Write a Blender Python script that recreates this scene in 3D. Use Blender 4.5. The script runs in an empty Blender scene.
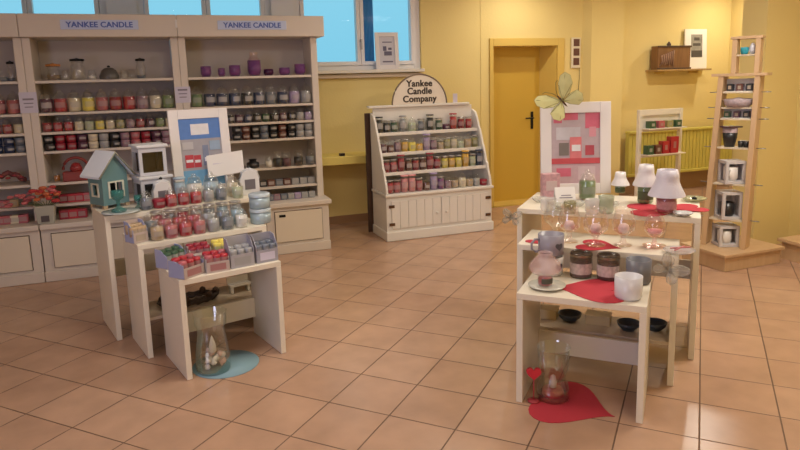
import bpy, bmesh, math, random
from mathutils import Vector, Matrix, Euler
R = math.radians
S = bpy.context.scene
COL = S.collection
random.seed(7)

# ------------------------------------------------------------------ camera
cam_d = bpy.data.cameras.new('camera'); cam = bpy.data.objects.new('camera', cam_d); COL.objects.link(cam)
FOC, PITCH, ROLL, CY, EYE = 638.0, .166, -.028, 188.7, 1.56
cam_d.sensor_width = 36.0; cam_d.lens = FOC/800*36.0
cam_d.shift_y = (CY-225.0)/800.0
cam_d.clip_start = .05
fw = Vector((math.sin(R(20))*math.cos(PITCH), math.cos(R(20))*math.cos(PITCH), -math.sin(PITCH)))
rt = Vector((math.cos(R(20)), -math.sin(R(20)), 0))
upv = rt.cross(fw)
r2 = rt*math.cos(ROLL) + upv*math.sin(ROLL)
u2 = upv*math.cos(ROLL) - rt*math.sin(ROLL)
m = Matrix((( r2.x, u2.x, -fw.x, 0), (r2.y, u2.y, -fw.y, 0), (r2.z, u2.z, -fw.z, EYE), (0, 0, 0, 1)))
cam.matrix_world = m
S.camera = cam

# ------------------------------------------------------------------ world, lamps, exposure
S.view_settings.view_transform = 'Standard'; S.view_settings.look = 'None'
S.view_settings.gamma = 1.0; S.view_settings.use_curve_mapping = False
S.view_settings.exposure = 0.34
W = bpy.data.worlds.new('dusk_sky'); S.world = W; W.use_nodes = True
wn = W.node_tree; bg = wn.nodes['Background']
tc = wn.nodes.new('ShaderNodeTexCoord'); sx = wn.nodes.new('ShaderNodeSeparateXYZ'); cr = wn.nodes.new('ShaderNodeValToRGB')
wn.links.new(tc.outputs['Generated'], sx.inputs[0]); wn.links.new(sx.outputs[2], cr.inputs[0]); wn.links.new(cr.outputs[0], bg.inputs[0])
cr.color_ramp.elements[0].position = .0; cr.color_ramp.elements[0].color = (.22, .58, .78, 1)
cr.color_ramp.elements[1].position = .35; cr.color_ramp.elements[1].color = (.32, .68, .84, 1)
bg.inputs[1].default_value = .82

def lamp(name, loc, size, power, col, rot=(0, 0, 0), spread=None, sizey=None):
    d = bpy.data.lights.new(name, 'AREA'); d.energy = power; d.color = col; d.size = size
    if sizey: d.shape = 'RECTANGLE'; d.size_y = sizey
    else: d.shape = 'DISK'
    if spread: d.spread = R(spread)
    o = bpy.data.objects.new(name, d); COL.objects.link(o); o.location = loc; o.rotation_euler = rot
    return o
WARM = (1.0, .92, .80)
# ceiling downlights near the far wall (they throw the steep shadows in the door recess and under the wall shelf)
for x, y, p in ((3.95, 6.22, 9), (7.0, 6.15, 11), (2.3, 5.2, 8), (5.6, 5.3, 16)):
    lamp('ceiling_spot', (x, y, 2.70), .09, p, WARM)
# large ceiling luminaires over the shop floor
lamp('ceiling_light', (3.6, 2.6, 2.68), .8, 38, WARM, sizey=.8)
lamp('ceiling_light', (0.6, 3.2, 2.68), .8, 22, WARM, sizey=.8)
lamp('ceiling_light', (1.2, -.4, 2.68), .9, 22, WARM, sizey=.9)
# daylight of the shop front behind the camera
lamp('shopfront_daylight', (-2.6, .6, 1.5), 1.8, 48, (.62, .66, 1.0), rot=(R(90), 0, R(-62)), sizey=1.6)

# ------------------------------------------------------------------ materials
MATS = {}
def mat(name, col, rough=.5, metal=0, coat=0, bump=0, bscale=60, var=0, vscale=3, trans=0, spec=.5):
    k = name
    if k in MATS: return MATS[k]
    M = bpy.data.materials.new(name); M.use_nodes = True; n = M.node_tree; b = n.nodes['Principled BSDF']
    b.inputs['Base Color'].default_value = (*col, 1); b.inputs['Roughness'].default_value = rough
    b.inputs['Metallic'].default_value = metal; b.inputs['Coat Weight'].default_value = coat
    b.inputs['Specular IOR Level'].default_value = spec
    if trans: b.inputs['Transmission Weight'].default_value = trans
    if bump or var:
        t = n.nodes.new('ShaderNodeTexCoord')
    if bump:
        no = n.nodes.new('ShaderNodeTexNoise'); no.inputs['Scale'].default_value = bscale
        bp = n.nodes.new('ShaderNodeBump'); bp.inputs['Strength'].default_value = bump; bp.inputs['Distance'].default_value = .01
        n.links.new(t.outputs['Object'], no.inputs['Vector']); n.links.new(no.outputs[0], bp.inputs['Height']); n.links.new(bp.outputs[0], b.inputs['Normal'])
    if var:
        no = n.nodes.new('ShaderNodeTexNoise'); no.inputs['Scale'].default_value = vscale; no.inputs['Detail'].default_value = 4
        mx = n.nodes.new('ShaderNodeMix'); mx.data_type = 'RGBA'
        mx.inputs[6].default_value = (*[c*(1-var) for c in col], 1); mx.inputs[7].default_value = (*[min(1, c*(1+var)) for c in col], 1)
        n.links.new(t.outputs['Object'], no.inputs['Vector']); n.links.new(no.outputs[0], mx.inputs[0]); n.links.new(mx.outputs[2], b.inputs['Base Color'])
    MATS[k] = M
    return M
def glass(name, tint=(1, 1, 1), gloss=.05, frost=.03, edge=.55):
    if name in MATS: return MATS[name]
    M = bpy.data.materials.new(name); M.use_nodes = True; n = M.node_tree; n.nodes.remove(n.nodes['Principled BSDF'])
    out = n.nodes['Material Output']
    tr = n.nodes.new('ShaderNodeBsdfTransparent'); tr.inputs[0].default_value = (*tint, 1)
    gl = n.nodes.new('ShaderNodeBsdfGlossy'); gl.inputs['Roughness'].default_value = frost; gl.inputs[0].default_value = (1, 1, 1, 1)
    fr = n.nodes.new('ShaderNodeLayerWeight'); fr.inputs[0].default_value = .25
    ad = n.nodes.new('ShaderNodeMath'); ad.operation = 'MULTIPLY_ADD'; ad.inputs[1].default_value = edge; ad.inputs[2].default_value = gloss; ad.use_clamp = True
    mx = n.nodes.new('ShaderNodeMixShader')
    n.links.new(fr.outputs['Facing'], ad.inputs[0]); n.links.new(ad.outputs[0], mx.inputs[0])
    n.links.new(tr.outputs[0], mx.inputs[1]); n.links.new(gl.outputs[0], mx.inputs[2]); n.links.new(mx.outputs[0], out.inputs[0])
    MATS[name] = M
    return M
def frosted(name, col, alpha=.5):
    """thin milky glass: part see-through, part diffuse"""
    if name in MATS: return MATS[name]
    M = bpy.data.materials.new(name); M.use_nodes = True; b = M.node_tree.nodes['Principled BSDF']
    b.inputs['Base Color'].default_value = (*col, 1); b.inputs['Alpha'].default_value = alpha; b.inputs['Roughness'].default_value = .12
    MATS[name] = M
    return M

def wood(name, col, dark, scale=1.5, rough=.45):
    if name in MATS: return MATS[name]
    M = mat(name, col, rough); n = M.node_tree; b = n.nodes['Principled BSDF']
    t = n.nodes.new('ShaderNodeTexCoord'); mp = n.nodes.new('ShaderNodeMapping'); mp.inputs['Scale'].default_value = (12*scale, 12*scale, 1.2*scale)
    no = n.nodes.new('ShaderNodeTexNoise'); no.inputs['Scale'].default_value = 2; no.inputs['Detail'].default_value = 6
    mx = n.nodes.new('ShaderNodeMix'); mx.data_type = 'RGBA'; mx.inputs[6].default_value = (*dark, 1); mx.inputs[7].default_value = (*col, 1)
    n.links.new(t.outputs['Object'], mp.inputs[0]); n.links.new(mp.outputs[0], no.inputs['Vector']); n.links.new(no.outputs[0], mx.inputs[0]); n.links.new(mx.outputs[2], b.inputs['Base Color'])
    return M

def floor_mat():
    M = mat('terracotta_tiles', (.5, .3, .2), .3); n = M.node_tree; b = n.nodes['Principled BSDF']; L = n.links.new
    t = n.nodes.new('ShaderNodeTexCoord'); mp = n.nodes.new('ShaderNodeMapping'); mp.vector_type = 'POINT'
    br = n.nodes.new('ShaderNodeTexBrick'); br.offset = 0; br.squash = 1
    br.inputs['Scale'].default_value = 1; br.inputs['Brick Width'].default_value = TILE; br.inputs['Row Height'].default_value = TILE
    br.inputs['Mortar Size'].default_value = .0042; br.inputs['Mortar Smooth'].default_value = .3
    br.inputs['Color1'].default_value = (.54, .34, .225, 1); br.inputs['Color2'].default_value = (.49, .30, .195, 1); br.inputs['Mortar'].default_value = (.17, .095, .055, 1)
    br.inputs['Bias'].default_value = .1
    mp.inputs['Rotation'].default_value = (0, 0, -TILE_ROT); 
    c, s = math.cos(-TILE_ROT), math.sin(-TILE_ROT)
    mp.inputs['Location'].default_value = (-(TILE_O[0]*c-TILE_O[1]*s), -(TILE_O[0]*s+TILE_O[1]*c), 0)
    L(t.outputs['Object'], mp.inputs[0]); L(mp.outputs[0], br.inputs['Vector'])
    no = n.nodes.new('ShaderNodeTexNoise'); no.inputs['Scale'].default_value = 5; no.inputs['Detail'].default_value = 5
    L(t.outputs['Object'], no.inputs['Vector'])
    rp = n.nodes.new('ShaderNodeMapRange'); rp.inputs[1].default_value = .3; rp.inputs[2].default_value = .7; rp.inputs[3].default_value = .90; rp.inputs[4].default_value = 1.08
    L(no.outputs[0], rp.inputs[0])
    mx = n.nodes.new('ShaderNodeVectorMath'); mx.operation = 'SCALE'; L(br.outputs[0], mx.inputs[0]); L(rp.outputs[0], mx.inputs[3]); L(mx.outputs[0], b.inputs['Base Color'])
    rr = n.nodes.new('ShaderNodeMapRange'); rr.inputs[3].default_value = .26; rr.inputs[4].default_value = .7; L(br.outputs['Fac'], rr.inputs[0]); L(rr.outputs[0], b.inputs['Roughness'])
    bp = n.nodes.new('ShaderNodeBump'); bp.invert = True; bp.inputs['Strength'].default_value = .4; bp.inputs['Distance'].default_value = .004
    L(br.outputs['Fac'], bp.inputs['Height']); L(bp.outputs[0], b.inputs['Normal'])
    return M

# ------------------------------------------------------------------ mesh helpers
class MB:
    """collects shapes into ONE mesh; faces carry a material slot"""
    def __init__(s): s.v = []; s.f = []; s.m = []; s.sm = []
    def add(s, vs, fs, mi=0, smooth=False):
        k = len(s.v); s.v += [tuple(v) for v in vs]; s.f += [tuple(i+k for i in f) for f in fs]; s.m += [mi]*len(fs); s.sm += [smooth]*len(fs)
        return s
    def box(s, x0, x1, y0, y1, z0, z1, mi=0):
        vs = [(x, y, z) for z in (z0, z1) for y in (y0, y1) for x in (x0, x1)]
        return s.add(vs, [(0, 2, 3, 1), (4, 5, 7, 6), (0, 1, 5, 4), (2, 6, 7, 3), (0, 4, 6, 2), (1, 3, 7, 5)], mi)
    def lathe(s, prof, c=(0, 0, 0), n=20, mi=0, a0=0, a1=360, smooth=True, axis='z'):
        full = abs(a1-a0) >= 359.9; k = n if full else n+1; vs = []
        for r, z in prof:
            for i in range(k):
                a = R(a0+(a1-a0)*i/n)
                p = (r*math.cos(a), r*math.sin(a), z)
                if axis == 'y': p = (p[0], p[2], p[1])
                if axis == 'x': p = (p[2], p[0], p[1])
                vs.append((c[0]+p[0], c[1]+p[1], c[2]+p[2]))
        fs = []
        for j in range(len(prof)-1):
            for i in range(n):
                i2 = (i+1) % k
                if not full and i == n: continue
                fs.append((j*k+i, j*k+i2, (j+1)*k+i2, (j+1)*k+i))
        return s.add(vs, fs, mi, smooth)
    def prism(s, pts, z0, z1, mi=0, axis='z'):
        n = len(pts)
        def P(p, h):
            return (p[0], p[1], h) if axis == 'z' else ((p[0], h, p[1]) if axis == 'y' else (h, p[0], p[1]))
        vs = [P(p, z0) for p in pts]+[P(p, z1) for p in pts]
        fs = [tuple(range(n))[::-1], tuple(range(n, 2*n))]+[(i, (i+1) % n, n+(i+1) % n, n+i) for i in range(n)]
        return s.add(vs, fs, mi)
    def tube(s, pts, r, n=6, mi=0, closed=False):
        pts = [Vector(p) for p in pts]; vs = []; N = len(pts)
        for i, p in enumerate(pts):
            d = (pts[(i+1) % N if closed else min(i+1, N-1)]-pts[(i-1) % N if closed else max(i-1, 0)])
            d = d.normalized() if d.length > 1e-9 else Vector((0, 0, 1))
            a = Vector((0, 0, 1)) if abs(d.z) < .9 else Vector((1, 0, 0))
            e1 = d.cross(a).normalized(); e2 = d.cross(e1)
            rr = r[i] if isinstance(r, (list, tuple)) else r
            vs += [p+e1*rr*math.cos(2*math.pi*k/n)+e2*rr*math.sin(2*math.pi*k/n) for k in range(n)]
        fs = []
        for i in range(N if closed else N-1):
            for k in range(n):
                j = (i+1) % N
                fs.append((i*n+k, i*n+(k+1) % n, j*n+(k+1) % n, j*n+k))
        if not closed: fs += [tuple(range(n))[::-1], tuple(range((N-1)*n, N*n))]
        return s.add(vs, fs, mi, True)
    def xf(s, loc=(0, 0, 0), rz=0, rx=0, ry=0):
        M = Matrix.Translation(loc) @ Euler((rx, ry, rz)).to_matrix().to_4x4()
        s.v = [tuple(M @ Vector(v)) for v in s.v]; return s
    def build(s, name, mats, parent=None, bevel=0, fix=True):
        me = bpy.data.meshes.new(name); me.from_pydata(s.v, [], s.f)
        mats = mats if isinstance(mats, (list, tuple)) else [mats]
        for q in mats: me.materials.append(q)
        me.polygons.foreach_set('material_index', s.m); me.polygons.foreach_set('use_smooth', s.sm)
        if fix:
            b = bmesh.new(); b.from_mesh(me); bmesh.ops.recalc_face_normals(b, faces=b.faces); b.to_mesh(me); b.free()
        me.update()
        o = bpy.data.objects.new(name, me); COL.objects.link(o)
        if parent: o.parent = parent
        if bevel:
            bv = o.modifiers.new('edge', 'BEVEL'); bv.width = bevel; bv.segments = 2; bv.limit_method = 'ANGLE'
        return o
def tag(o, label, cat, group=None, kind=None):
    o['label'] = label; o['category'] = cat
    if group: o['group'] = group
    if kind: o['kind'] = kind
    return o
def thing(name, label, cat, loc=(0, 0, 0), rz=0, group=None):
    o = bpy.data.objects.new(name, None); COL.objects.link(o); o.location = loc; o.rotation_euler = (0, 0, rz); o.empty_display_size = .05
    return tag(o, label, cat, group)
def struct(mb, name, m, label=None, bevel=0, parent=None):
    o = mb.build(name, m, parent, bevel)
    if not parent: o['kind'] = 'structure'
    if label: o['label'] = label
    return o
def copy_thing(root, loc, rz, label, group=None):
    r = root.copy(); COL.objects.link(r); r.location = loc; r.rotation_euler = (0, 0, rz); r['label'] = label
    if group: r['group'] = group
    for ch in list(root.children):
        c = ch.copy(); COL.objects.link(c); c.parent = r
        for g in ch.children:
            d = g.copy(); COL.objects.link(d); d.parent = c
    return r
def lettering(text, parent, size, loc, rot, m, extrude=.002, bold=.0, name='lettering', spacing=1.0, heavy=0):
    cu = bpy.data.curves.new(name, 'FONT'); cu.body = text; cu.size = size; cu.extrude = extrude; cu.offset = bold
    cu.align_x = 'CENTER'; cu.align_y = 'CENTER'; cu.space_character = spacing
    t = bpy.data.objects.new('tmp', cu); COL.objects.link(t)
    bpy.context.view_layer.update()
    me = bpy.data.meshes.new_from_object(t.evaluated_get(bpy.context.evaluated_depsgraph_get()))
    bpy.data.objects.remove(t); me.materials.clear(); me.materials.append(m)
    if heavy:
        vs = [v.co.copy() for v in me.vertices]; fs = [tuple(p.vertices) for p in me.polygons]; n = len(vs); V2 = []; F2 = []
        for k, (dx, dy) in enumerate(((-heavy, 0), (heavy, 0), (0, heavy*.6), (0, -heavy*.6))):
            V2 += [(v.x+dx, v.y+dy, v.z+.0001*k) for v in vs]; F2 += [tuple(i+k*n for i in f) for f in fs]
        me = bpy.data.meshes.new(name); me.from_pydata(V2, [], F2); me.materials.append(m)
    o = bpy.data.objects.new(name, me); COL.objects.link(o); o.parent = parent; o.location = loc; o.rotation_euler = rot
    return o
ORD = 'first second third fourth fifth sixth seventh eighth ninth tenth eleventh twelfth thirteenth fourteenth fifteenth sixteenth'.split()

# common materials
WHITE = mat('painted_white', (.80, .75, .66), .42, bump=.03, bscale=25)
SHELFW = mat('shelf_unit_paint', (.70, .62, .54), .5, bump=.04, bscale=30, var=.03)
CREAM = mat('cream_laminate', (.80, .73, .60), .38, bump=.02, bscale=20)
PAPER = mat('white_card', (.82, .79, .77), .6)
YEL = mat('yellow_wall_paint', (.79, .63, .26), .75, bump=.12, bscale=45, var=.04, vscale=1.2)
YDOOR = mat('yellow_door_paint', (.60, .38, .05), .5, var=.03)
YTRIM = mat('yellow_trim_paint', (.68, .47, .11), .5)
YRAD = mat('radiator_yellow', (.62, .54, .12), .5)
PIER = mat('window_white', (.82, .81, .86), .4)
TAN = wood('light_wood', (.66, .45, .26), (.54, .35, .19))
DKWOOD = wood('dark_wood', (.10, .05, .03), (.05, .025, .015))
BLACK = mat('black_metal', (.02, .02, .02), .35, metal=.6)
GL = glass('clear_glass', (.95, .96, .95))
GLR = glass('pink_glass', (.97, .87, .86), .08)
LIL = mat('lilac_card', (.36, .39, .58), .55)
LILP = mat('lilac_paper', (.62, .58, .70), .6)
INK = mat('grey_ink', (.25, .22, .28), .7)
RED = mat('red_felt', (.52, .035, .055), .85, bump=.2, bscale=200)
TEAL = mat('teal_paint', (.14, .26, .27), .5)

# ------------------------------------------------------------------ the room
TILE = .333; TILE_ROT = R(-45.36); TILE_O = (0.8907, 3.6097)
X0, X1, Y0, YB, ZC = -2.75, 5.30, -1.6, 6.86, 2.75
o = struct(MB().box(X0-.2, 8.0, Y0-.2, 7.6, -.05, 0), 'floor', floor_mat())
struct(MB().box(X0-.2, 8.0, Y0-.2, 7.6, ZC, ZC+.1), 'ceiling', mat('ceiling_paint', (.80, .76, .68), .8))
struct(MB().box(X0-.2, X0, Y0-.2, 7.1, 0, ZC), 'wall_left', YEL)
struct(MB().box(X0, X1+.2, Y0-.2, Y0, 0, ZC), 'wall_front', YEL)
struct(MB().box(X1, X1+.2, Y0, 4.15, 0, ZC), 'wall_right', YEL)
struct(MB().box(4.87, X1+.2, 4.15, 4.40, 0, ZC), 'wall_return', YEL)
struct(MB().box(7.38, 7.6, 4.2, 7.1, 0, ZC), 'wall_alcove', YEL)
struct(MB().box(X1+.2, 7.6, 4.2, 4.4, 0, ZC), 'wall_alcove_near', YEL)
# back wall with three window openings and the door opening
WZ0, WZ1 = 1.70, 2.62
wins = [(-1.78, -.42), (-.17, 1.14), (1.36, 2.80)]
mb = MB(); YT = YB+.30
mb.box(X0, 3.70, YB, YT, 0, WZ0); mb.box(X0, 3.70, YB, YT, WZ1, ZC)
e = X0
for a, b in wins: mb.box(e, a, YB, YT, WZ0, WZ1); e = b
mb.box(e, 3.70, YB, YT, WZ0, WZ1)
mb.box(3.70, 4.61, YB, YT, 1.945, ZC); 
mb.prism([(4.61, YB), (7.4, YB), (7.4, YT), (4.50, YT)], 0, ZC)
struct(mb, 'wall_back', YEL)
struct(MB().box(3.55, 3.60, YB-.006, YB-.0005, 0, ZC), 'trim_1', YEL)
struct(MB().prism([(4.97, YB-.001), (5.02, YB-.12), (5.50, YB-.12), (5.54, YB-.001)], 0, ZC), 'trim_2', YEL)
struct(MB().box(X0, 3.6, YB-.012, YB-.001, 0, .09), 'baseboard_back', mat('brown_baseboard', (.34, .19, .10), .5))
struct(MB().box(5.55, 7.38, YB-.03, YB-.001, 0, .25), 'baseboard_alcove', mat('tile_baseboard', (.40, .25, .13), .5))
# ledge below the windows
struct(MB().box(X0, 3.05, 6.50, YB-.001, .71, .80), 'trim_ledge', mat('ledge_yellow', (.76, .60, .16), .5), bevel=.008)
# stair platform at the right wall
struct(MB().box(4.79, X1-.001, 1.8, 3.80, .001, .15).box(4.76, X1-.001, 1.79, 3.82, .151, .175), 'trim_step', TAN)

# windows
def window(i, a, b, mull):
    mb = MB(); f = .075; y0, y1 = YB+.03, YB+.11
    mb.box(a, a+f, y0, y1, WZ0, WZ1).box(b-f, b, y0, y1, WZ0, WZ1).box(a+f, b-f, y0, y1, WZ0, WZ0+f*.7).box(a+f, b-f, y0, y1, WZ1-f, WZ1)
    w = struct(mb, 'window_%d' % i, PIER, bevel=.006)
    for (p, q) in ((a+f, mull), (mull, b-f)):
        s = .042
        sb = MB().box(p+.002, p+s, y0-.02, y1-.02, WZ0+f*.7, WZ1-f).box(q-s, q-.002, y0-.02, y1-.02, WZ0+f*.7, WZ1-f).box(p+s, q-s, y0-.02, y1-.02, WZ0+f*.7, WZ0+f*.7+s).box(p+s, q-s, y0-.02, y1-.02, WZ1-f-s, WZ1-f)
        sa = sb.build('window_sash', PIER, w, .004)
        MB().box(p+s, q-s, y0+.02, y0+.026, WZ0+f*.7+s, WZ1-f-s).build('window_pane', glass('window_glass', (.97, 1, 1), .0, .0, .03), sa)
    MB().box(mull-.012, mull+.012, y0-.035, y0-.021, WZ0+.30, WZ0+.33).box(mull-.008, mull+.008, y0-.05, y0-.036, WZ0+.22, WZ0+.33).build('window_handle', mat('grey_metal', (.35, .35, .38), .3, metal=.8), w)
window(1, *wins[0], -1.10); window(2, *wins[1], .485); window(3, *wins[2], 2.09)
struct(MB().box(X0, 2.80, YB-.10, YB-.001, 1.665, 1.70), 'trim_sill', mat('sill_white', (.78, .72, .66), .45), bevel=.006)
struct(MB().box(X0, 2.79, YB-.05, YB-.001, 1.615, 1.655), 'trim_sill_board', mat('sill_board', (.66, .52, .40), .5), bevel=.004)
for a, b, k in ((-.42, -.17, 3), (1.14, 1.36, 4)):
    struct(MB().box(a-.01, b+.01, YB-.012, YB-.001, 1.701, 2.68), 'trim_%d' % k, PIER)
# blue curtain in the third window
cb = MB(); n = 40; vs = []; fs = []
for i in range(n+1):
    x = 2.16+.13*i/n; y = YB+.16+.012*math.sin(i*1.25)
    vs += [(x, y, 1.72), (x, y, 2.60), (x, y+.004, 1.72), (x, y+.004, 2.60)]
for i in range(n):
    a = 4*i; fs += [(a, a+4, a+5, a+1), (a+2, a+3, a+7, a+6)]
cb.add(vs, fs, 0, True)
tag(cb.build('curtain', frosted('blue_curtain_cloth', (.02, .22, .60), .75)), 'narrow strip of sheer blue curtain behind the window glass beside the framed card', 'curtain')

# door
d = struct(MB().box(3.62, 4.52, YB+.24, YB+.28, .0, 1.96), 'door_1', YDOOR)
MB().box(3.665, 3.715, YB-.02, YB-.002, 0, 2.035).box(4.605, 4.70, YB-.02, YB-.002, 0, 2.035).box(3.715, 4.605, YB-.02, YB-.002, 1.945, 2.035).build('door_frame', YTRIM, d, .004)
hx, hz = 4.40, 1.03
MB().box(hx-.018, hx+.018, YB+.228, YB+.239, hz-.11, hz+.11).build('handle_plate', BLACK, d, .003)
MB().tube([(hx, YB+.228, hz+.03), (hx, YB+.19, hz+.03), (hx-.03, YB+.185, hz+.03), (hx-.12, YB+.185, hz+.03)], .009, 8).build('door_handle', BLACK, d)
struct(MB().box(3.70, 4.60, YB-.02, YB+.24, .001, .02), 'trim_threshold', YTRIM)
struct(MB().prism([(4.6085, YB+.001), (4.594, YB+.001), (4.505, YB+.238), (4.519, YB+.238)], .021, 1.944), 'trim_jamb', YTRIM)

# radiator in the alcove
t = thing('radiator', 'long yellow ribbed radiator on the wall below the wooden wall shelf', 'radiator', (5.60, 6.72, .27))
mb = MB()
for i in range(30):
    mb.box(.005+i*.059, .056+i*.059, -.018, .05, .02, .54)
mb.build('rib_panel', YRAD, t)
MB().box(0, 1.775, -.04, .06, .541, .575).build('top_rail', YRAD, t, .008)
MB().box(0, 1.775, -.04, .06, -.02, .019).build('bottom_rail', YRAD, t, .008)
MB().box(.2, .24, .061, .11, .1, .45).box(1.5, 1.54, .061, .11, .1, .45).build('wall_bracket', YRAD, t)

# ------------------------------------------------------------------ candles
def wax_mat(c): return mat('wax_%s' % c, COLS[c], .38, coat=.25)
COLS = dict(red=(.44, .02, .035), crimson=(.30, .012, .03), rose=(.46, .11, .13), pink=(.72, .30, .32), mauve=(.30, .17, .22), lilac=(.42, .32, .52), purple=(.20, .05, .20),
            cream=(.72, .62, .45), yellow=(.80, .66, .12), gold=(.72, .42, .06), green=(.16, .24, .10), pale_green=(.48, .52, .36), navy=(.025, .04, .10), black=(.02, .02, .022),
            brown=(.14, .05, .035), plum=(.10, .03, .06), grey=(.36, .36, .37), tan=(.48, .34, .20), white=(.78, .74, .70), olive=(.35, .32, .14), teal=(.05, .22, .22), light_blue=(.38, .50, .60), forest=(.04, .10, .05), slate=(.16, .18, .22))
PALE = ('white', 'cream', 'pale_green', 'yellow', 'light_blue')
LBL = {k: mat('label_on_%s' % k, tuple(min(.85, .50*c+(.34 if max(COLS[k]) < .2 else .19)*w) for c, w in zip(COLS[k], (.95, .9, .85))), .6) for k in COLS}
PROTO = {}
def candle(kind, c, loc, label, group, rz=None, cat='candle'):
    rz = R(20)+random.uniform(-.35, .35) if rz is None else rz
    key = (kind, c)
    if key in PROTO: return copy_thing(PROTO[key], loc, rz, label, group)
    wx, lb = wax_mat(c), LBL[c]
    nm = {'large': 'jar_candle', 'small': 'small_jar_candle', 'mini': 'votive_candle', 'tumbler': 'tumbler_candle', 'tall': 'tall_jar_candle', 'dome': 'domed_jar_candle'}[kind]
    t = thing(nm, label, cat, loc, rz, group)
    if kind in ('large', 'small', 'dome'):
        s, h = {'large': (1, 1.10), 'small': (.72, .73), 'dome': (.80, .90)}[kind]
        MB().lathe([(0, .004*h), (.046*s, .004*h), (.049*s, .012*h), (.049*s, .104*h), (0, .104*h)]).build('wax', wx, t)
        MB().lathe([(0, .001), (.050*s, .001), (.0535*s, .010*h), (.0535*s, .105*h), (.046*s, .122*h), (.039*s, .127*h), (.039*s, .134*h)]).build('glass_jar', GL, t)
        MB().lathe([(.0541*s, .036*h), (.0541*s, .078*h)], a0=-135, a1=-45, n=12).build('label', lb, t, fix=False)
        MB().lathe([(.041*s, .1345*h), (.043*s, .138*h), (.034*s, .146*h), (.016*s, .150*h), (.018*s, .158*h), (.014*s, .167*h), (0, .169*h)]).build('glass_lid', GL, t)
    elif kind == 'mini':
        MB().lathe([(0, .001), (.031, .001), (.037, .006), (.040, .050), (.038, .062), (0, .060)]).build('wax', wx, t)
        MB().lathe([(.0405, .024), (.0415, .042)], a0=-130, a1=-50, n=12).build('label', lb, t, fix=False)
    elif kind in ('tumbler', 'tall'):
        H, r = (.130, .036) if kind == 'tumbler' else (.170, .038)
        MB().lathe([(0, .003), (r-.003, .003), (r-.003, H*.80), (0, H*.80)]).build('wax', wx, t)
        MB().lathe([(0, .001), (r, .001), (r+.001, .008), (r+.001, H*.93)]).build('glass_jar', GL, t)
        MB().lathe([(r+.002, H*.28), (r+.002, H*.62)], a0=-150, a1=-30, n=12).build('label', lb, t, fix=False)
        MB().lathe([(0, H*.932), (r+.002, H*.932), (r+.002, H*1.0), (0, H*1.0)]).build('lid', wx if kind == 'tall' else mat('dull_lid', (.45, .42, .40), .3, metal=.7), t)
    PROTO[key] = t
    return t
CN = lambda c: {'slate': 'dark grey-blue', 'crimson': 'deep red', 'plum': 'dark plum', 'forest': 'dark green', 'mauve': 'mauve'}.get(c, c.replace('_', ' '))
RAD = {'large': .0545, 'small': .0400, 'mini': .0418, 'tumbler': .0385, 'tall': .0405, 'dome': .0440, 'pack': .038}
def spread(xs, rs, lo, hi):
    """nudges a row of things apart so that none touches its neighbour or the posts"""
    xs = list(xs)
    for _ in range(500):
        for i in range(len(xs)-1):
            need = rs[i]+rs[i+1]+.001-(xs[i+1]-xs[i])
            if need > 0: xs[i] -= need/2; xs[i+1] += need/2
        for i in range(len(xs)): xs[i] = min(max(xs[i], lo+rs[i]), hi-rs[i])
    return xs
UNITB = {0: (-2.17, -1.10), 1: (-.970, .100), 2: (.230, 1.335)}
def ub(where): return UNITB[0 if 'cut off' in where else 1 if 'middle' in where else 2]
def candle_row(kind, cols, xs, y, z, where, group, word='jar candle', unit=''):
    xs = spread(xs, [RAD[kind]]*len(xs), *ub(where))
    for i, (c, x) in enumerate(zip(cols, xs)):
        candle(kind, c, (x, y+random.uniform(-.01, .01), z), '%s %s, %s along %s' % (CN(c), word, ORD[i], where), group)


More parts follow.
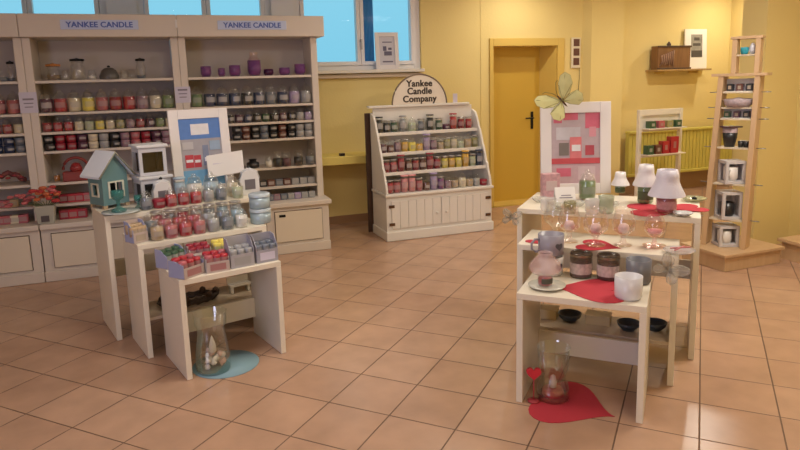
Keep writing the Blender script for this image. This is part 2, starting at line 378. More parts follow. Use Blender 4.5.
# ------------------------------------------------------------------ wall shelving: three units side by side
SHZ = [1.65, 1.385, 1.225, 1.065, .795, .61]           # top faces of the upper shelves
UY0, UY1, BY0 = 6.02, 6.38, 5.82
CT = .485                                              # counter top
def shelf_unit(x0, x1, label, doors, right_end, sign):
    """x0..x1: centre lines of the two posts"""
    t = thing('shelving_unit', label, 'shelving unit', (x0, BY0, 0), 0, 'candle shelving units along the window wall')
    w = x1-x0
    mb = MB().box(.005, w-.005, .012, UY1-BY0, .001, .44)
    mb.build('base_cabinet', SHELFW, t)
    MB().box(.003, w-.003, -.012, .011, .001, .085).build('plinth', SHELFW, t, .004)
    MB().box(.003, w+(.02 if right_end else -.003), -.02, UY1-BY0, .441, CT).build('counter_top', SHELFW, t, .008)
    for a, b in doors:
        a -= x0; b -= x0
        dr = MB().box(a, b, -.006, .011, .115, .40).build('door', mat('cabinet_door_paint', (.76, .67, .54), .5), t, .002)
        g = MB().box(a-.006, b+.006, .008, .0115, .109, .115).box(a-.006, b+.006, .008, .0115, .40, .406).box(a-.006, a, .008, .0115, .115, .40).box(b, b+.006, .008, .0115, .115, .40)
        g.build('door_gap', mat('dark_gap', (.12, .07, .04), .8), t)
        if b+x0 > 1.2: MB().box(a+.035, a+.095, -.011, -.0065, .352, .376).build('door_pull', BLACK, dr, .003)
    U = UY0-BY0
    for s, a, b in ((0, 0, .062), (1, w-.062, w)):
        MB().box(a+.001, b-.001, U, UY1-BY0, CT+.001, 1.995).build('side_post', SHELFW, t, .003)
    MB().box(.062, w-.062, UY1-BY0-.02, UY1-BY0-.002, CT+.001, 1.995).build('back_panel', mat('shelf_back', (.50, .44, .40), .6, var=.03), t)
    for z in SHZ:
        MB().box(.0625, w-.0625, U+.01, UY1-BY0-.021, z-.022, z).build('shelf', SHELFW, t, .002)
    MB().box(.001, w+(.06 if right_end else -.001), U-.07, UY1-BY0, 1.996, 2.18).build('fascia', SHELFW, t, .006)
    if sign:
        a, b = sign
        pl = MB().box(a-x0, b-x0, U-.078, U-.071, 2.055, 2.132).build('sign_plate', mat('pale_blue_plate', (.56, .64, .88), .5), t, .002)
        lettering('YANKEE CANDLE', pl, .062, ((a+b)/2-x0, U-.0795, 2.092), (R(90), 0, 0), mat('blue_ink', (.10, .16, .50), .6), .001, .0008, spacing=1.04, heavy=.0014)
    return t
shelf_unit(-2.235, -1.035, 'white candle shelving unit cut off by the frame edge, red blooms beside its post', [(-2.12, -1.12)], False, None)
shelf_unit(-1.035, .165, 'middle white candle shelving unit between red and dark jars, blue lettered sign on its top', [(-.953, .06)], False, (-.73, -.14))
shelf_unit(.165, 1.40, 'white candle shelving unit with purple glasses on top shelf, ending beside the window wall', [(.26, .80), (.885, 1.325)], True, (.505, 1.11))

LW, MW, RW = 'the left unit', 'the middle shelving unit', 'the purple glass unit'
YJ = 6.085
# upper shelf: glassware
def lathe_thing(name, prof, m, loc, label, cat, group=None, n=20, rz=0):
    o = MB().lathe(prof, n=n).build(name, m); o.location = loc; o.rotation_euler = (0, 0, rz); return tag(o, label, cat, group)
PUR = frosted('purple_glass', (.22, .07, .25), .58); PURD = frosted('dark_purple_glass', (.07, .01, .06), .88)
for i, (x, r, h, d) in enumerate(zip([0.387, 0.522, 0.641, 0.817, 0.945, 1.094, 1.241], (.050, .034, .056, .066, .048, .055, .055), (.095, .075, .10, .14, .06, .07, .10), (0, 0, 0, 0, 1, 0, 0))):
    lb = ['short round purple glass votive cup beside the post', 'smallest purple glass votive cup on the top shelf', 'wide purple glass votive cup beside the smallest one', 'tallest purple glass cup with pale flared rim on the top shelf', 'low dark plum glass bowl on the top shelf', 'low purple glass bowl beside the end cup', 'purple glass cup nearest the end post of the top shelf'][i]
    t = thing('glass_votive_cup', lb, 'votive cup', (x, YJ, SHZ[0]), 0, 'purple glassware on the top shelf')
    MB().lathe([(0, .001), (r*.7, .001), (r*.95, h*.35), (r*.9, h), (r*.86, h), (r*.88, h*.4), (r*.6, .01), (0, .01)]).build('cup', PURD if d else PUR, t)
    if i == 3: MB().lathe([(r*.9, h+.001), (r*.55, h+.03), (r*.6, h+.075)]).build('flared_rim', GLR, t)
    MB().lathe([(0, .012), (r*.55, .012), (r*.7, h*.33), (0, h*.33)]).build('wax', wax_mat('purple'), t)
z = SHZ[0]
def hurricane(loc, r, h, m, label, cat='glass vase', lid=None, group=None, name='glass_jar', inner=None, ih=.4):
    t = thing(name, label, cat, loc, 0, group)
    MB().lathe([(0, .001), (r*.9, .001), (r, .012), (r, h*.72), (r*.78, h*.82), (r*.78, h*.95), (r*.9, h)]).build('glass_body', m, t)
    if lid: MB().lathe([(0, h+.001), (r*.95, h+.001), (r*.95, h+.018), (r*.3, h+.022), (0, h+.03)]).build('lid', lid, t)
    if inner: MB().lathe([(0, .004), (r*.85, .004), (r*.88, h*ih), (0, h*ih)]).build('filling', inner, t)
    return t
AMB = mat('amber_filling', (.55, .22, .06), .4)
hurricane((-0.836, YJ, z), .060, .115, GL, 'squat glass jar with an amber orange top on the top shelf', 'candle jar', lid=mat('orange_lid', (.45, .17, .04), .4), inner=mat('dark_filling', (.20, .14, .10), .5))
hurricane((-0.750, YJ, z), .034, .085, GL, 'small clear glass holder beside the amber topped jar', 'glass holder')
hurricane((-0.652, YJ, z), .060, .155, GL, 'tall clear glass jar with a flat dark lid on the top shelf', 'glass jar', lid=BLACK)
hurricane((-0.548, YJ, z), .036, .080, GL, 'small clear glass holder beside the dark lidded jar', 'glass holder', inner=wax_mat('white'))
t = thing('domed_lantern', 'dark grey domed lantern shade on the top shelf', 'lantern', (-0.412, YJ, z))
MB().lathe([(.078, .001), (.08, .03), (.060, .075), (.035, .095), (0, .100)]).build('shade', mat('smoked_glass', (.10, .09, .08), .3), t)
MB().lathe([(.012, .101), (.014, .112), (0, .118)]).build('finial', BLACK, t)
for k, x in enumerate([-0.293, -0.230]):
    hurricane((x, YJ+.02, z), .036, .075, GL, ['clear glass bowl beside the grey dome', 'clear glass bowl beside the dark topped jar'][k], 'glass bowl')
hurricane((-0.157, YJ, z), .042, .150, GL, 'slim tall clear jar with dark collar near the lettered post', 'glass jar', lid=BLACK, inner=wax_mat('slate'), ih=.2)
hurricane((-1.217, YJ, z), .055, .095, GL, 'smoky glass bowl on the cut off unit', 'glass bowl', inner=wax_mat('slate'))
hurricane((-1.146, YJ, z), .030, .14, GL, 'slim tall smoky glass on the cut off unit', 'glass jar', lid=BLACK, inner=wax_mat('slate'), ih=.2)
# second shelf: large jars
G = 'large jar candles on the second shelf'
xs = [-0.898, -0.793, -0.687, -0.587, -0.478, -0.375, -0.263, -0.149, -0.042, 0.058]
candle_row('large', ['plum', 'red', 'cream', 'yellow', 'rose', 'crimson', 'red', 'mauve', 'cream', 'green'], xs, YJ, SHZ[1], 'the second shelf of '+MW, G, 'large jar candle')
xs = [0.324, 0.432, 0.538, 0.650, 0.758, 0.864, 0.970, 1.073, 1.178, 1.283]
candle_row('large', ['green', 'navy', 'navy', 'navy', 'black', 'navy', 'slate', 'navy', 'lilac', 'grey'], xs, YJ, SHZ[1], 'the second shelf of '+RW, G, 'large jar candle')
candle_row('large', ['crimson', 'rose', 'rose'], [-1.318, -1.233, -1.151], YJ, SHZ[1], 'the second shelf of the cut off unit', G, 'large jar candle')
# third shelf: small jars
G = 'small jar candles on the third shelf'
xs = [-0.884, -0.817, -0.749, -0.684, -0.618, -0.548, -0.485, -0.422, -0.355, -0.286, -0.222, -0.156, -0.086, -0.016]
candle_row('small', ['crimson', 'red', 'red', 'cream', 'pale_green', 'yellow', 'cream', 'olive', 'mauve', 'crimson', 'plum', 'green', 'cream'], xs[:13], 6.075, SHZ[2], 'the third shelf of '+MW, G, 'small jar candle')
xs = [0.602, 0.675, 0.750, 0.825, 0.901, 0.977, 1.054, 1.132, 1.211, 1.290]
candle_row('small', ['black', 'plum', 'navy', 'black', 'forest', 'black', 'plum', 'black', 'grey', 'lilac'], xs, 6.075, SHZ[2], 'the third shelf of '+RW, G, 'small jar candle')
candle_row('small', ['rose', 'crimson', 'cream'], [-1.271, -1.207, -1.142], 6.075, SHZ[2], 'the third shelf of the cut off unit', G, 'small jar candle')
# fourth shelf: votives in two layers
G = 'votive candles in two layers on the fourth shelf'
def two_layers(cols, xs, where):
    xs = spread(xs, [RAD['mini']]*len(xs), *ub(where))
    for i, (c, x) in enumerate(zip(cols, xs)):
        for k, lay in ((0, 'bottom'), (1, 'top')):
            candle('mini', c, (x, 6.08, SHZ[3]+k*.0635), '%s votive candle, %s in the %s layer on %s' % (CN(c), ORD[i], lay, where), G)
two_layers(['black', 'crimson', 'crimson', 'plum', 'cream', 'grey', 'black', 'mauve', 'rose', 'crimson', 'plum', 'mauve'], [-0.897, -0.833, -0.768, -0.703, -0.634, -0.564, -0.497, -0.413, -0.345, -0.276, -0.203, -0.129], MW)
two_layers(['black', 'brown', 'black', 'slate', 'black', 'brown', 'black', 'grey', 'grey'], [0.627, 0.709, 0.792, 0.875, 0.959, 1.044, 1.130, 1.216, 1.304], RW)
two_layers(['navy', 'navy', 'slate'], [-1.282, -1.217, -1.152], 'the cut off unit')
# fifth shelf: accessories
z = SHZ[4]
t = thing('arched_lantern', 'red arched metal lantern standing alone on the fifth shelf behind the teal house', 'lantern', (-0.748, YJ, z))
mb = MB(); RB = mat('red_brown_metal', (.26, .04, .03), .45)
mb.tube([(.10*math.cos(R(a)), 0, .10+.10*math.sin(R(a))) for a in range(0, 181, 15)], .012, 8); mb.build('arch', RB, t)
MB().box(-.105, .105, -.05, .05, .001, .085).build('tray', RB, t, .01)
MB().lathe([(0, .086), (.045, .086), (.05, .11), (.03, .15), (0, .16)]).build('glass_cup', frosted('red_glass', (.4, .03, .03), .7), t)
hurricane((-0.906, 6.12, z), .028, .075, GL, 'small amber glass votive beside the shelf post', 'votive cup', inner=AMB, ih=.7)
hurricane((-0.587, 6.2, z), .05, .11, GL, 'dark glass jar partly behind the teal house', 'glass jar', inner=wax_mat('brown'), ih=.6)
t = thing('flower_garland', 'dark red flower garland ornament on the fifth shelf of the cut off unit', 'garland', (-1.267, 6.12, z))
mb = MB(); mb.tube([(-.12+.024*i, .02*math.sin(i*1.3), .03+.055*math.sin(i*.32)+.01*(i % 3)) for i in range(11)], .022, 7); mb.build('twig_body', mat('dark_red_twig', (.20, .06, .06), .8, bump=.6, bscale=60), t)
for k in range(5):
    MB().lathe([(0, 0), (.02, .006), (.016, .02), (0, .022)], c=(-.10+.05*k, -.03, .05+.02*(k % 2))).build('bloom', mat('dark_red_bloom', (.32, .05, .06), .8), t)
def smoky(px, r, h, c, lb): hurricane((px, YJ-.03, z), r, h, GL, lb, 'glass holder', inner=wax_mat(c), ih=.55)
t = thing('candle_warmer', 'low black candle warmer on the fifth shelf beside glass holders', 'candle warmer', (0.752, 6.12, z))
MB().lathe([(0, .001), (.055, .001), (.06, .02), (.058, .05), (.035, .055), (.030, .075), (0, .075)]).build('body', wax_mat('black'), t)
MB().lathe([(0, .0755), (.038, .0755), (.04, .082), (0, .084)]).build('dish', BLACK, t)
for k, (x, r, h, c, lb) in enumerate(zip([0.892, 0.977, 1.063, 1.175, 1.287], (.038, .050, .045, .048, .046), (.11, .15, .14, .15, .15), ('white', 'black', 'plum', 'black', 'slate'),
        ('pale clear glass holder next to the black warmer', 'clear glass holder with black base, tallest beside the pale one', 'plum based glass holder between two black ones', 'black glass holder, second from the end post on the fifth shelf', 'smoky blue glass holder at the end post on the fifth shelf'))):
    smoky(x, r, h, c, lb)
# sixth shelf and counter: rows of small packs
def pack(c, w, h, loc, label, group, tone=None):
    key = ('pack', c, w, h)
    if key in PROTO: return copy_thing(PROTO[key], loc, random.uniform(-.06, .06), label, group)
    t = thing('tart_pack', label, 'wax melt pack', loc, 0, group)
    MB().box(-w/2, w/2, -.03, .03, .001, h).build('pack_body', wax_mat(c), t, .004)
    MB().box(-w*.36, w*.36, -.0325, -.0305, h*.25, h*.75).build('label', LBL[c], t)
    PROTO[key] = t; return t
G = 'wax melt packs on the sixth shelf'
for i, (c, x) in enumerate(zip(['crimson', 'red', 'red', 'rose', 'gold'], [-0.869, -0.808, -0.746, -0.683, -0.620])):
    pack(c, .074, .075, (x, 6.10, SHZ[5]), '%s wax melt pack, %s along the sixth shelf of %s' % (CN(c), ORD[i], MW), G)
for i, (c, x) in enumerate(zip(['rose', 'rose', 'tan'], [-1.364, -1.306, -1.248])):
    pack(c, .074, .062, (x, 6.10, SHZ[5]), '%s wax melt pack, %s along the sixth shelf of the cut off unit' % (CN(c), ORD[i]), G)
for i, (c, x) in enumerate(zip(['brown', 'black', 'brown', 'slate', 'brown', 'grey', 'grey', 'grey'], [0.756, 0.831, 0.907, 0.983, 1.060, 1.137, 1.215, 1.294])):
    pack(c, .070, .062, (x, 6.10, SHZ[5]), '%s wax melt pack, %s along the sixth shelf of %s' % (CN(c), ORD[i], RW), G)
G = 'wax melt packs along the counter'
for i, (c, x) in enumerate(zip(['crimson', 'red', 'crimson'], [-0.864, -0.796, -0.727])):
    pack(c, .076, .078, (x, 6.0, CT), '%s wax melt pack, %s on the counter of %s' % (CN(c), ORD[i], MW), G)
for i, (c, x) in enumerate(zip(['rose', 'rose', 'cream', 'rose'], [-1.343, -1.286, -1.229, -1.172])):
    pack(c, .074, .070, (x, 6.0, CT), '%s wax melt pack, %s on the counter of the cut off unit' % (CN(c), ORD[i]), G)
for i, (c, x) in enumerate(zip(['brown', 'mauve', 'slate', 'mauve', 'slate', 'grey', 'lilac', 'grey', 'grey'], [0.745, 0.809, 0.874, 0.939, 1.004, 1.071, 1.137, 1.205, 1.272])):
    pack(c, .062, .058, (x, 6.0, CT), '%s wax melt pack, %s on the counter of %s' % (CN(c), ORD[i], RW), G)
# price cards taped on the posts
for x, z0, z1, lb in ((-1.035, 1.39, 1.56, 'lilac price card on the shelf post above the red blooms'), (.172, 1.43, 1.57, 'lilac price card on the post between middle and purple glass units')):
    t = thing('price_card', lb, 'price card', (x-.065, UY0-.006, z0), 0, 'lilac cards on the shelf posts')
    MB().box(0, .13, 0, .005, 0, z1-z0).build('card', LILP, t)
    MB().box(.025, .105, -.0015, -.0002, .105, .120).box(.03, .10, -.0015, -.0002, .075, .083).box(.035, .095, -.0015, -.0002, .045, .053).build('printed_lines', INK, t)
MB_ = None
t = thing('price_card', 'small white tag standing on the seam of two fascias', 'price tag', (.155, UY0-.078, 2.07))
MB().box(0, .016, 0, .004, 0, .07).build('card', PAPER, t)
# pot of red blooms
t = thing('flower_pot', 'cream square planter of red artificial blooms on the counter before the shelf post', 'flower pot', (-0.985, 5.882, 0.485), 0)
mb = MB().prism([(-.075, -.05), (.075, -.05), (.075, .05), (-.075, .05)], .001, .15)
for i, v in enumerate(mb.v):
    if v[2] < .01: mb.v[i] = (v[0]*.8, v[1]*.8, v[2])
mb.build('planter', mat('sage_white', (.46, .45, .38), .6), t, .006)
MB().box(-.03, .03, -.0555, -.0515, .02, .07).build('planter_label', mat('dark_label', (.10, .08, .08), .6), t)
rb = [mat('bloom_red', (.50, .05, .05), .8), mat('bloom_pink', (.58, .16, .17), .8), mat('bloom_orange', (.62, .16, .07), .8)]
rnd = random.Random(3)
for k in range(34):
    a = rnd.uniform(0, 6.28); q = rnd.random()
    x = -.05+rnd.uniform(-.24, .17); yy = rnd.uniform(-.05, .06); zz = .185+rnd.uniform(-.04, .075)+.04*(x > -.1)-.12*max(0, -x-.10)
    r = rnd.uniform(.020, .034)
    MB().lathe([(0, -r*.5), (r*.8, -r*.3), (r, r*.1), (r*.6, r*.5), (r*.3, r*.3), (0, r*.55)], c=(x, yy, zz), n=9).build('bloom', rb[k % 3 if x > -.12 else 1], t)
mb = MB()
for k in range(12): mb.tube([(-.03+.006*k, 0, .14), (-.18+.028*k, .02*math.sin(k), .19)], .003, 5)
mb.build('stem', mat('stem_green', (.10, .14, .05), .8), t)

# ------------------------------------------------------------------ white slanted display cabinet with arched sign
t = thing('display_cabinet', 'white wooden tiered candle cabinet with arched lettered sign, two plank doors below', 'display cabinet', (1.975, 5.82, 0), 0)
CW = 1.162; CD = .445
YW = mat('cabinet_white', (.80, .76, .70), .42, bump=.03, bscale=30)
MB().box(0, CW, .012, CD, .001, .445).build('base_cabinet', YW, t, .003)
MB().box(-.012, CW+.012, -.015, CD, .001, .095).build('plinth', YW, t, .008)
MB().box(-.012, CW+.012, -.018, CD, .446, .472).build('counter_top', YW, t, .006)
for s, a, b in ((0, .05, CW/2-.006), (1, CW/2+.006, CW-.05)):
    mb = MB(); n = 6
    for k in range(n):
        mb.box(a+(b-a)*k/n+.0015, a+(b-a)*(k+1)/n-.0015, -.004, .0115, .125, .40)
    dr = mb.build('door', YW, t, .002)
    kx = b-.045 if s == 0 else a+.045
    MB().lathe([(0, -.03), (.012, -.026), (.012, -.016), (.006, -.0045)], c=(kx, 0, .25), axis='y', n=12).build('knob', YW, dr)
    hx = a+.0 if s == 0 else b-.05
    for zz in (.155, .335):
        MB().box(hx-.03 if s == 0 else hx+.02, hx+.03 if s == 0 else hx+.08, -.009, -.0045, zz, zz+.03).build('hinge', mat('bronze_hinge', (.12, .06, .03), .5, metal=.4), dr, .002)
# side panels with a scalloped slanting front edge
def side_prof():
    pts = [(.445, .473), (.0, .473)]
    for (y, z) in ((.02, .56), (.055, .63), (.075, .70), (.10, .72), (.125, .80), (.155, .87), (.175, .90), (.205, .97), (.235, 1.04), (.265, 1.08), (.30, 1.16), (.345, 1.225), (.42, 1.25), (.445, 1.25)): pts.append((y, z))
    return pts
for x in (.0, CW-.022):
    MB().prism(side_prof(), x, x+.022, axis='x').build('side_panel', YW, t, .003)
MB().box(.023, CW-.023, CD-.03, CD-.012, .473, 1.30).build('back_panel', YW, t)
MB().box(-.03, CW-.06, CD-.06, CD+.01, 1.301, 1.325).build('top_rail', YW, t, .005)
TZ = [(1.045, .29), (.85, .20), (.665, .10)]
for z, y in TZ:
    MB().box(.023, CW-.023, y, CD-.031, z-.02, z).build('shelf', YW, t, .002)
    MB().box(.023, CW-.023, y-.008, y-.0005, z-.022, z+.012).build('shelf_lip', YW, t, .002)
# arched sign
sx_, sr = .535, .305
pts = [(sx_+sr*math.cos(R(a)), 1.326+sr*math.sin(R(a))) for a in range(0, 181, 6)]
sg = MB().prism(pts, CD-.045, CD-.022, axis='y').build('arched_sign', mat('sign_cream', (.80, .72, .62), .5), t, .002)
MB().tube([(p[0], CD-.047, p[1]) for p in pts], .008, 6).build('sign_border', mat('sign_border_grey', (.20, .15, .11), .5), sg)
for k, (w_, z) in enumerate((('Yankee', 1.536), ('Candle', 1.458), ('Company', 1.378))):
    lettering(w_, sg, .092, (sx_, CD-.047, z), (R(90), 0, 0), mat('sign_ink', (.05, .035, .025), .6), .001, .0010, spacing=1.06, heavy=.0030)
o = MB().box(0, .05, 0, .004, 0, .095).build('price_card', LILP); o.location = (2.899, 6.235, 1.3255)
tag(o, 'small lilac card standing on top rail beside the arched sign', 'price card')
# candles on the four tiers
G = 'candles on the tiered white cabinet'
def tier(cols, kinds, xs, y, z, w):
    xs = spread(xs, [RAD[{'t': 'tumbler', 'T': 'tall', 's': 'small', 'v': 'mini', 'd': 'dome'}[q]] for q in kinds], 1.999, 3.113)
    for i, (c, k, x) in enumerate(zip(cols, kinds, xs)):
        wd = {'t': ('tumbler', 'tumbler candle'), 'T': ('tall', 'tall jar candle'), 's': ('small', 'small jar candle'), 'v': ('mini', 'votive candle'), 'd': ('dome', 'domed jar candle')}[k]
        candle(wd[0], c, (x, y, z), '%s %s, %s on the %s tier of the white cabinet' % (CN(c), wd[1], ORD[i], w), G, rz=random.uniform(-.3, .3))
tier(['black', 'black', 'forest', 'grey', 'pale_green', 'slate', 'black', 'forest', 'plum', 'red', 'crimson', 'red'], 'TttTdtTtvTtt', [2.016, 2.112, 2.199, 2.297, 2.397, 2.497, 2.598, 2.701, 2.782, 2.863, 2.956, 3.045], 6.17, 1.046, 'top')
tier(['plum', 'brown', 'mauve', 'gold', 'yellow', 'gold', 'lilac', 'mauve', 'tan', 'olive', 'cream', 'pale_green', 'tan', 'olive'], 'dsttdsTtsttsdt', [2.057, 2.137, 2.208, 2.295, 2.377, 2.460, 2.549, 2.628, 2.708, 2.782, 2.857, 2.933, 3.003, 3.080], 6.09, .851, 'second')
tier(['crimson', 'rose', 'crimson', 'brown', 'crimson', 'brown', 'crimson', 'crimson', 'yellow', 'gold', 'yellow', 'gold', 'pale_green', 'navy'], 'ttTtttTttttTtT', [2.047, 2.121, 2.196, 2.271, 2.347, 2.424, 2.501, 2.579, 2.680, 2.760, 2.840, 2.915, 2.990, 3.072], 5.985, .666, 'third')
tier(['red', 'rose', 'pink', 'pink', 'rose', 'brown', 'lilac', 'purple', 'mauve', 'tan', 'cream', 'tan', 'grey', 'crimson'], 'ttTTtsTtssdssv', [2.065, 2.139, 2.218, 2.304, 2.380, 2.457, 2.545, 2.634, 2.707, 2.780, 2.854, 2.929, 3.016, 3.103], 5.89, .473, 'bottom')
# dark board leaning behind the cabinet
o = MB().box(0, .9, 0, .018, 0, 1.25).build('wooden_board', DKWOOD, bevel=.003); o.location = (1.93, 6.30, .001)
tag(o, 'dark brown board standing upright behind the white tiered cabinet', 'board')
t = thing('wooden_box', 'small dark brown box lying on the yellow ledge under the window', 'box', (1.739, 6.55, .801))
MB().box(-.03, .03, -.02, .02, 0, .028).build('case', DKWOOD, t, .004)
MB().box(-.02, .02, -.0225, -.0205, .007, .02).build('dial', BLACK, t)

# ------------------------------------------------------------------ nested display tables
def nest_table(o, ang, w, d, h, label, group, side='none', shelf=None, bar=None):
    """o: floor point under the front corner on the viewer's left, ang: direction of the front edge"""
    t = thing('display_table', label, 'display table', (o[0], o[1], 0), ang, group); T = .03
    MB().box(0, w, 0, d, h-T, h).build('tabletop', CREAM, t, .002)
    for x in (0, w-T):
        MB().box(x, x+T, .0, d, .001, h-T-.0005).build('side_panel', CREAM, t, .002)
    if bar: MB().box(T+.0005, w-T-.0005, d-.045, d-.025, bar[0], bar[1]).build('crossbar', CREAM, t, .002)
    if shelf: MB().box(T+.0005, w-T-.0005, shelf[0], shelf[1], shelf[2]-.018, shelf[2]).build('shelf', mat('shelf_laminate', (.62, .50, .36), .5), t, .002)
    return t
class Frame:
    def __init__(s, o, a): s.o = o; s.a = R(a); s.u = (math.cos(s.a), math.sin(s.a)); s.v = (-s.u[1], s.u[0])
    def __call__(s, u, v, z=0): return (s.o[0]+u*s.u[0]+v*s.v[0], s.o[1]+u*s.u[1]+v*s.v[1], z)
LF = Frame((0.0, 3.44), 14.5); RF = Frame((1.50, 2.545), -44)
GL_ = 'nested white tables with shelf boxes and jars'; GR_ = 'nested white tables with mugs and lamps'
H1, H2, H3 = .56, .685, .80
nest_table(LF(0, 0), LF.a, .58, .42, H1, 'lowest white display table with open-fronted candle boxes on its top', GL_, bar=(.12, .245))
nest_table(LF(-.10, .365+.06), LF.a, .78, .40, H2, 'middle-height white display table with rows of red and grey jars', GL_, shelf=(.03, .34, .235), bar=(.12, .21))
nest_table(LF(-.19, .72+.11), LF.a, .98, .46, H3, 'tallest white display table carrying the teal house lantern and blue poster', GL_, bar=(.30, .42))
nest_table(RF(0, 0), RF.a, .58, .42, H1-.005, 'lowest white display table with a red heart mat and white mug on top', GR_, bar=(.11, .23))
nest_table(RF(-.10, .36+.07), RF.a, .80, .36, H2-.005, 'middle-height white display table behind the mugs with pink glassware on top', GR_, shelf=(.02, .30, .225))
nest_table(RF(-.19, .76+.04), RF.a, .99, .58, H3, 'tallest white display table carrying the pink poster and shaded candle lamps', GR_, bar=(.30, .42))

# --- small builders
def poster(o, rz, w, h, tilt, label, pic):
    t = thing('framed_poster', label, 'framed poster', o, rz); t.rotation_euler = (tilt, 0, rz); b = .07*w/.455
    mb = MB().box(-w/2, -w/2+b, 0, .02, 0, h).box(w/2-b, w/2, 0, .02, 0, h).box(-w/2+b, w/2-b, 0, .02, 0, b).box(-w/2+b, w/2-b, 0, .02, h-b, h)
    mb.build('frame', mat('frame_white', (.80, .76, .76), .45), t, .003)
    pw, ph = w-2*b, h-2*b
    mb = MB().box(-pw/2, pw/2, .008, .014, b, h-b, 0)
    mats = []
    for (x0, x1, z0, z1, col) in pic:
        mats.append(col)
    names = list(dict.fromkeys(mats)); lay = 0
    for (x0, x1, z0, z1, col) in pic:
        lay += 1
        y = .008-.0004*lay
        mb.box(-pw/2+x0*pw, -pw/2+x1*pw, y, .008, b+z0*ph, b+z1*ph, names.index(col))
    mb.build('printed_picture', [mat('print_%02x%02x%02x' % tuple(int(c*255) for c in n), n, .5, var=.12, vscale=25) for n in names], t)
    MB().box(-.03, .03, .021, .03, h*.3, h*.34).tube([(0, .027, h*.32), (0, .12, .012)], .006).build('rear_strut', mat('frame_white', (.8, .76, .76)), t)
    return t
bl, gy, rd, wh, sk = (.10, .22, .55), (.38, .36, .40), (.50, .05, .07), (.75, .74, .78), (.16, .38, .62)
poster((0.242, 4.722, 0.801), LF.a+R(1), .425, .61, R(-5), 'white framed poster with blue top band and pictured red jars, behind the jars', [
    (0, 1, 0, 1, gy), (0, 1, .70, 1, bl), (.28, .72, .76, .92, wh), (0, 1, 0, .24, sk), (.08, .28, .28, .47, rd), (.29, .46, .28, .46, rd), (.52, .66, .30, .60, (.22, .25, .36)), (.70, .95, .27, .45, (.30, .27, .32)), (.10, .26, .36, .40, wh), (.31, .44, .35, .39, wh), (.55, .64, .36, .42, wh), (.04, .30, .55, .66, (.50, .48, .50)), (.70, .96, .52, .66, (.30, .40, .55))])
pk, dp, gr2 = (.62, .14, .22), (.45, .07, .10), (.50, .40, .44)
poster((2.496, 3.480, 0.801), RF.a+R(22), .455, .60, R(-5), 'white framed poster of pink candles and blossoms, yellow butterfly on its corner', [
    (0, 1, 0, 1, gr2), (.05, .22, .86, .99, pk), (.25, .55, .90, 1, pk), (.70, 1, .78, 1, pk), (.78, .92, .66, .80, (.68, .30, .36)), (.10, .60, .62, .80, (.58, .55, .60)), (.16, .36, .40, .58, (.20, .17, .16)), (.38, .62, .36, .66, (.70, .20, .22)), (.70, .88, .40, .54, dp), (0, 1, .28, .36, (.55, .08, .10)), (0, 1, .0, .27, (.55, .38, .42)), (.10, .40, .10, .22, pk), (.55, .9, .05, .24, (.62, .48, .50)), (.42, .60, .46, .55, wh)])

def house_card(o, rz, label, s=1.0):
    t = thing('house_ornament', label, 'house ornament', o, rz, 'small white house shaped ornaments')
    mb = MB(); 
    out = [(-.062, 0), (.062, 0), (.062, .10), (.045, .145), (0, .165), (-.045, .145), (-.062, .10)]
    inn = [(-.034, .04), (.034, .04), (.034, .10), (-.034, .10)]
    mb.prism([(x*s, z*s) for x, z in out], -.02, .02, axis='y'); mb.build('house_body', mat('ornament_white', (.70, .70, .70), .5), t, .003)
    MB().box(-.034*s, .034*s, -.0215, -.0202, .035*s, .10*s).build('window_panel', mat('window_slate', (.16, .15, .17), .4), t)
    MB().tube([(-.066*s, -.002, .10*s), (-.047*s, -.002, .149*s), (0, -.002, .170*s), (.047*s, -.002, .149*s), (.066*s, -.002, .10*s)], .008*s).build('roof_edge', mat('ornament_roof', (.62, .62, .64), .5), t)
    MB().lathe([(.010, .172*s), (.012, .182*s), (0, .19*s)]).build('finial', BLACK, t)
    return t
house_card((-0.055, 4.422, 0.801), LF.a+R(8), 'white house shaped ornament in front of the grey window lanterns')
house_card((0.527, 4.568, 0.801), LF.a-R(5), 'white house shaped ornament beside the propped white card', 1.1)

# teal house lantern
t = thing('house_lantern', 'teal wooden house lantern with white roof on the table corner', 'lantern', (-0.383, 4.568, 0.801), R(34))
w, dd, h = .088, .085, .235
mb = MB()
def wall_with_hole(mb, a, b, y0, y1, z0, z1, hx0, hx1, hz0, hz1, gable, flip=False):
    pr = lambda x, z: (x, z)
    ax = 'x' if flip else 'y'
    mb.prism([(a, z0), (hx0, z0), (hx0, z1), (a, z1)], y0, y1, axis=ax); mb.prism([(hx1, z0), (b, z0), (b, z1), (hx1, z1)], y0, y1, axis=ax)
    mb.prism([(hx0, z0), (hx1, z0), (hx1, hz0), (hx0, hz0)], y0, y1, axis=ax)
    mb.prism([(hx0, hz1), (hx1, hz1), (hx1, z1), (hx0, z1)], y0, y1, axis=ax)
    if gable: mb.prism([(a, z1), (b, z1), ((a+b)/2, z1+gable)], y0, y1, axis=ax)
wall_with_hole(mb, -w, w, -dd, -dd+.012, .03, h, -.04, .045, .075, .165, .115)
wall_with_hole(mb, -w, w, dd-.012, dd, .03, h, -.04, .045, .075, .165, .115)
wall_with_hole(mb, -dd+.012, dd-.012, -w, -w+.012, .03, h, -.03, .03, .085, .155, 0, True)
wall_with_hole(mb, -dd+.012, dd-.012, w-.012, w, .03, h, -.03, .03, .085, .155, 0, True)
mb.box(-w, w, -dd, dd, .022, .03)
mb.build('house_body', TEAL, t)
for s, m_ in ((-1, mat('tin_roof', (.80, .86, .95), .35)), (1, mat('tin_roof_b', (.80, .86, .95), .35))):
    pts = [(0, h+.122), (0, h+.134), (s*(w+.035), h-.022), (s*(w+.035), h-.036)]
    MB().prism(pts, -dd-.035, dd+.03, axis='y').build('roof_panel', m_, t, .002)
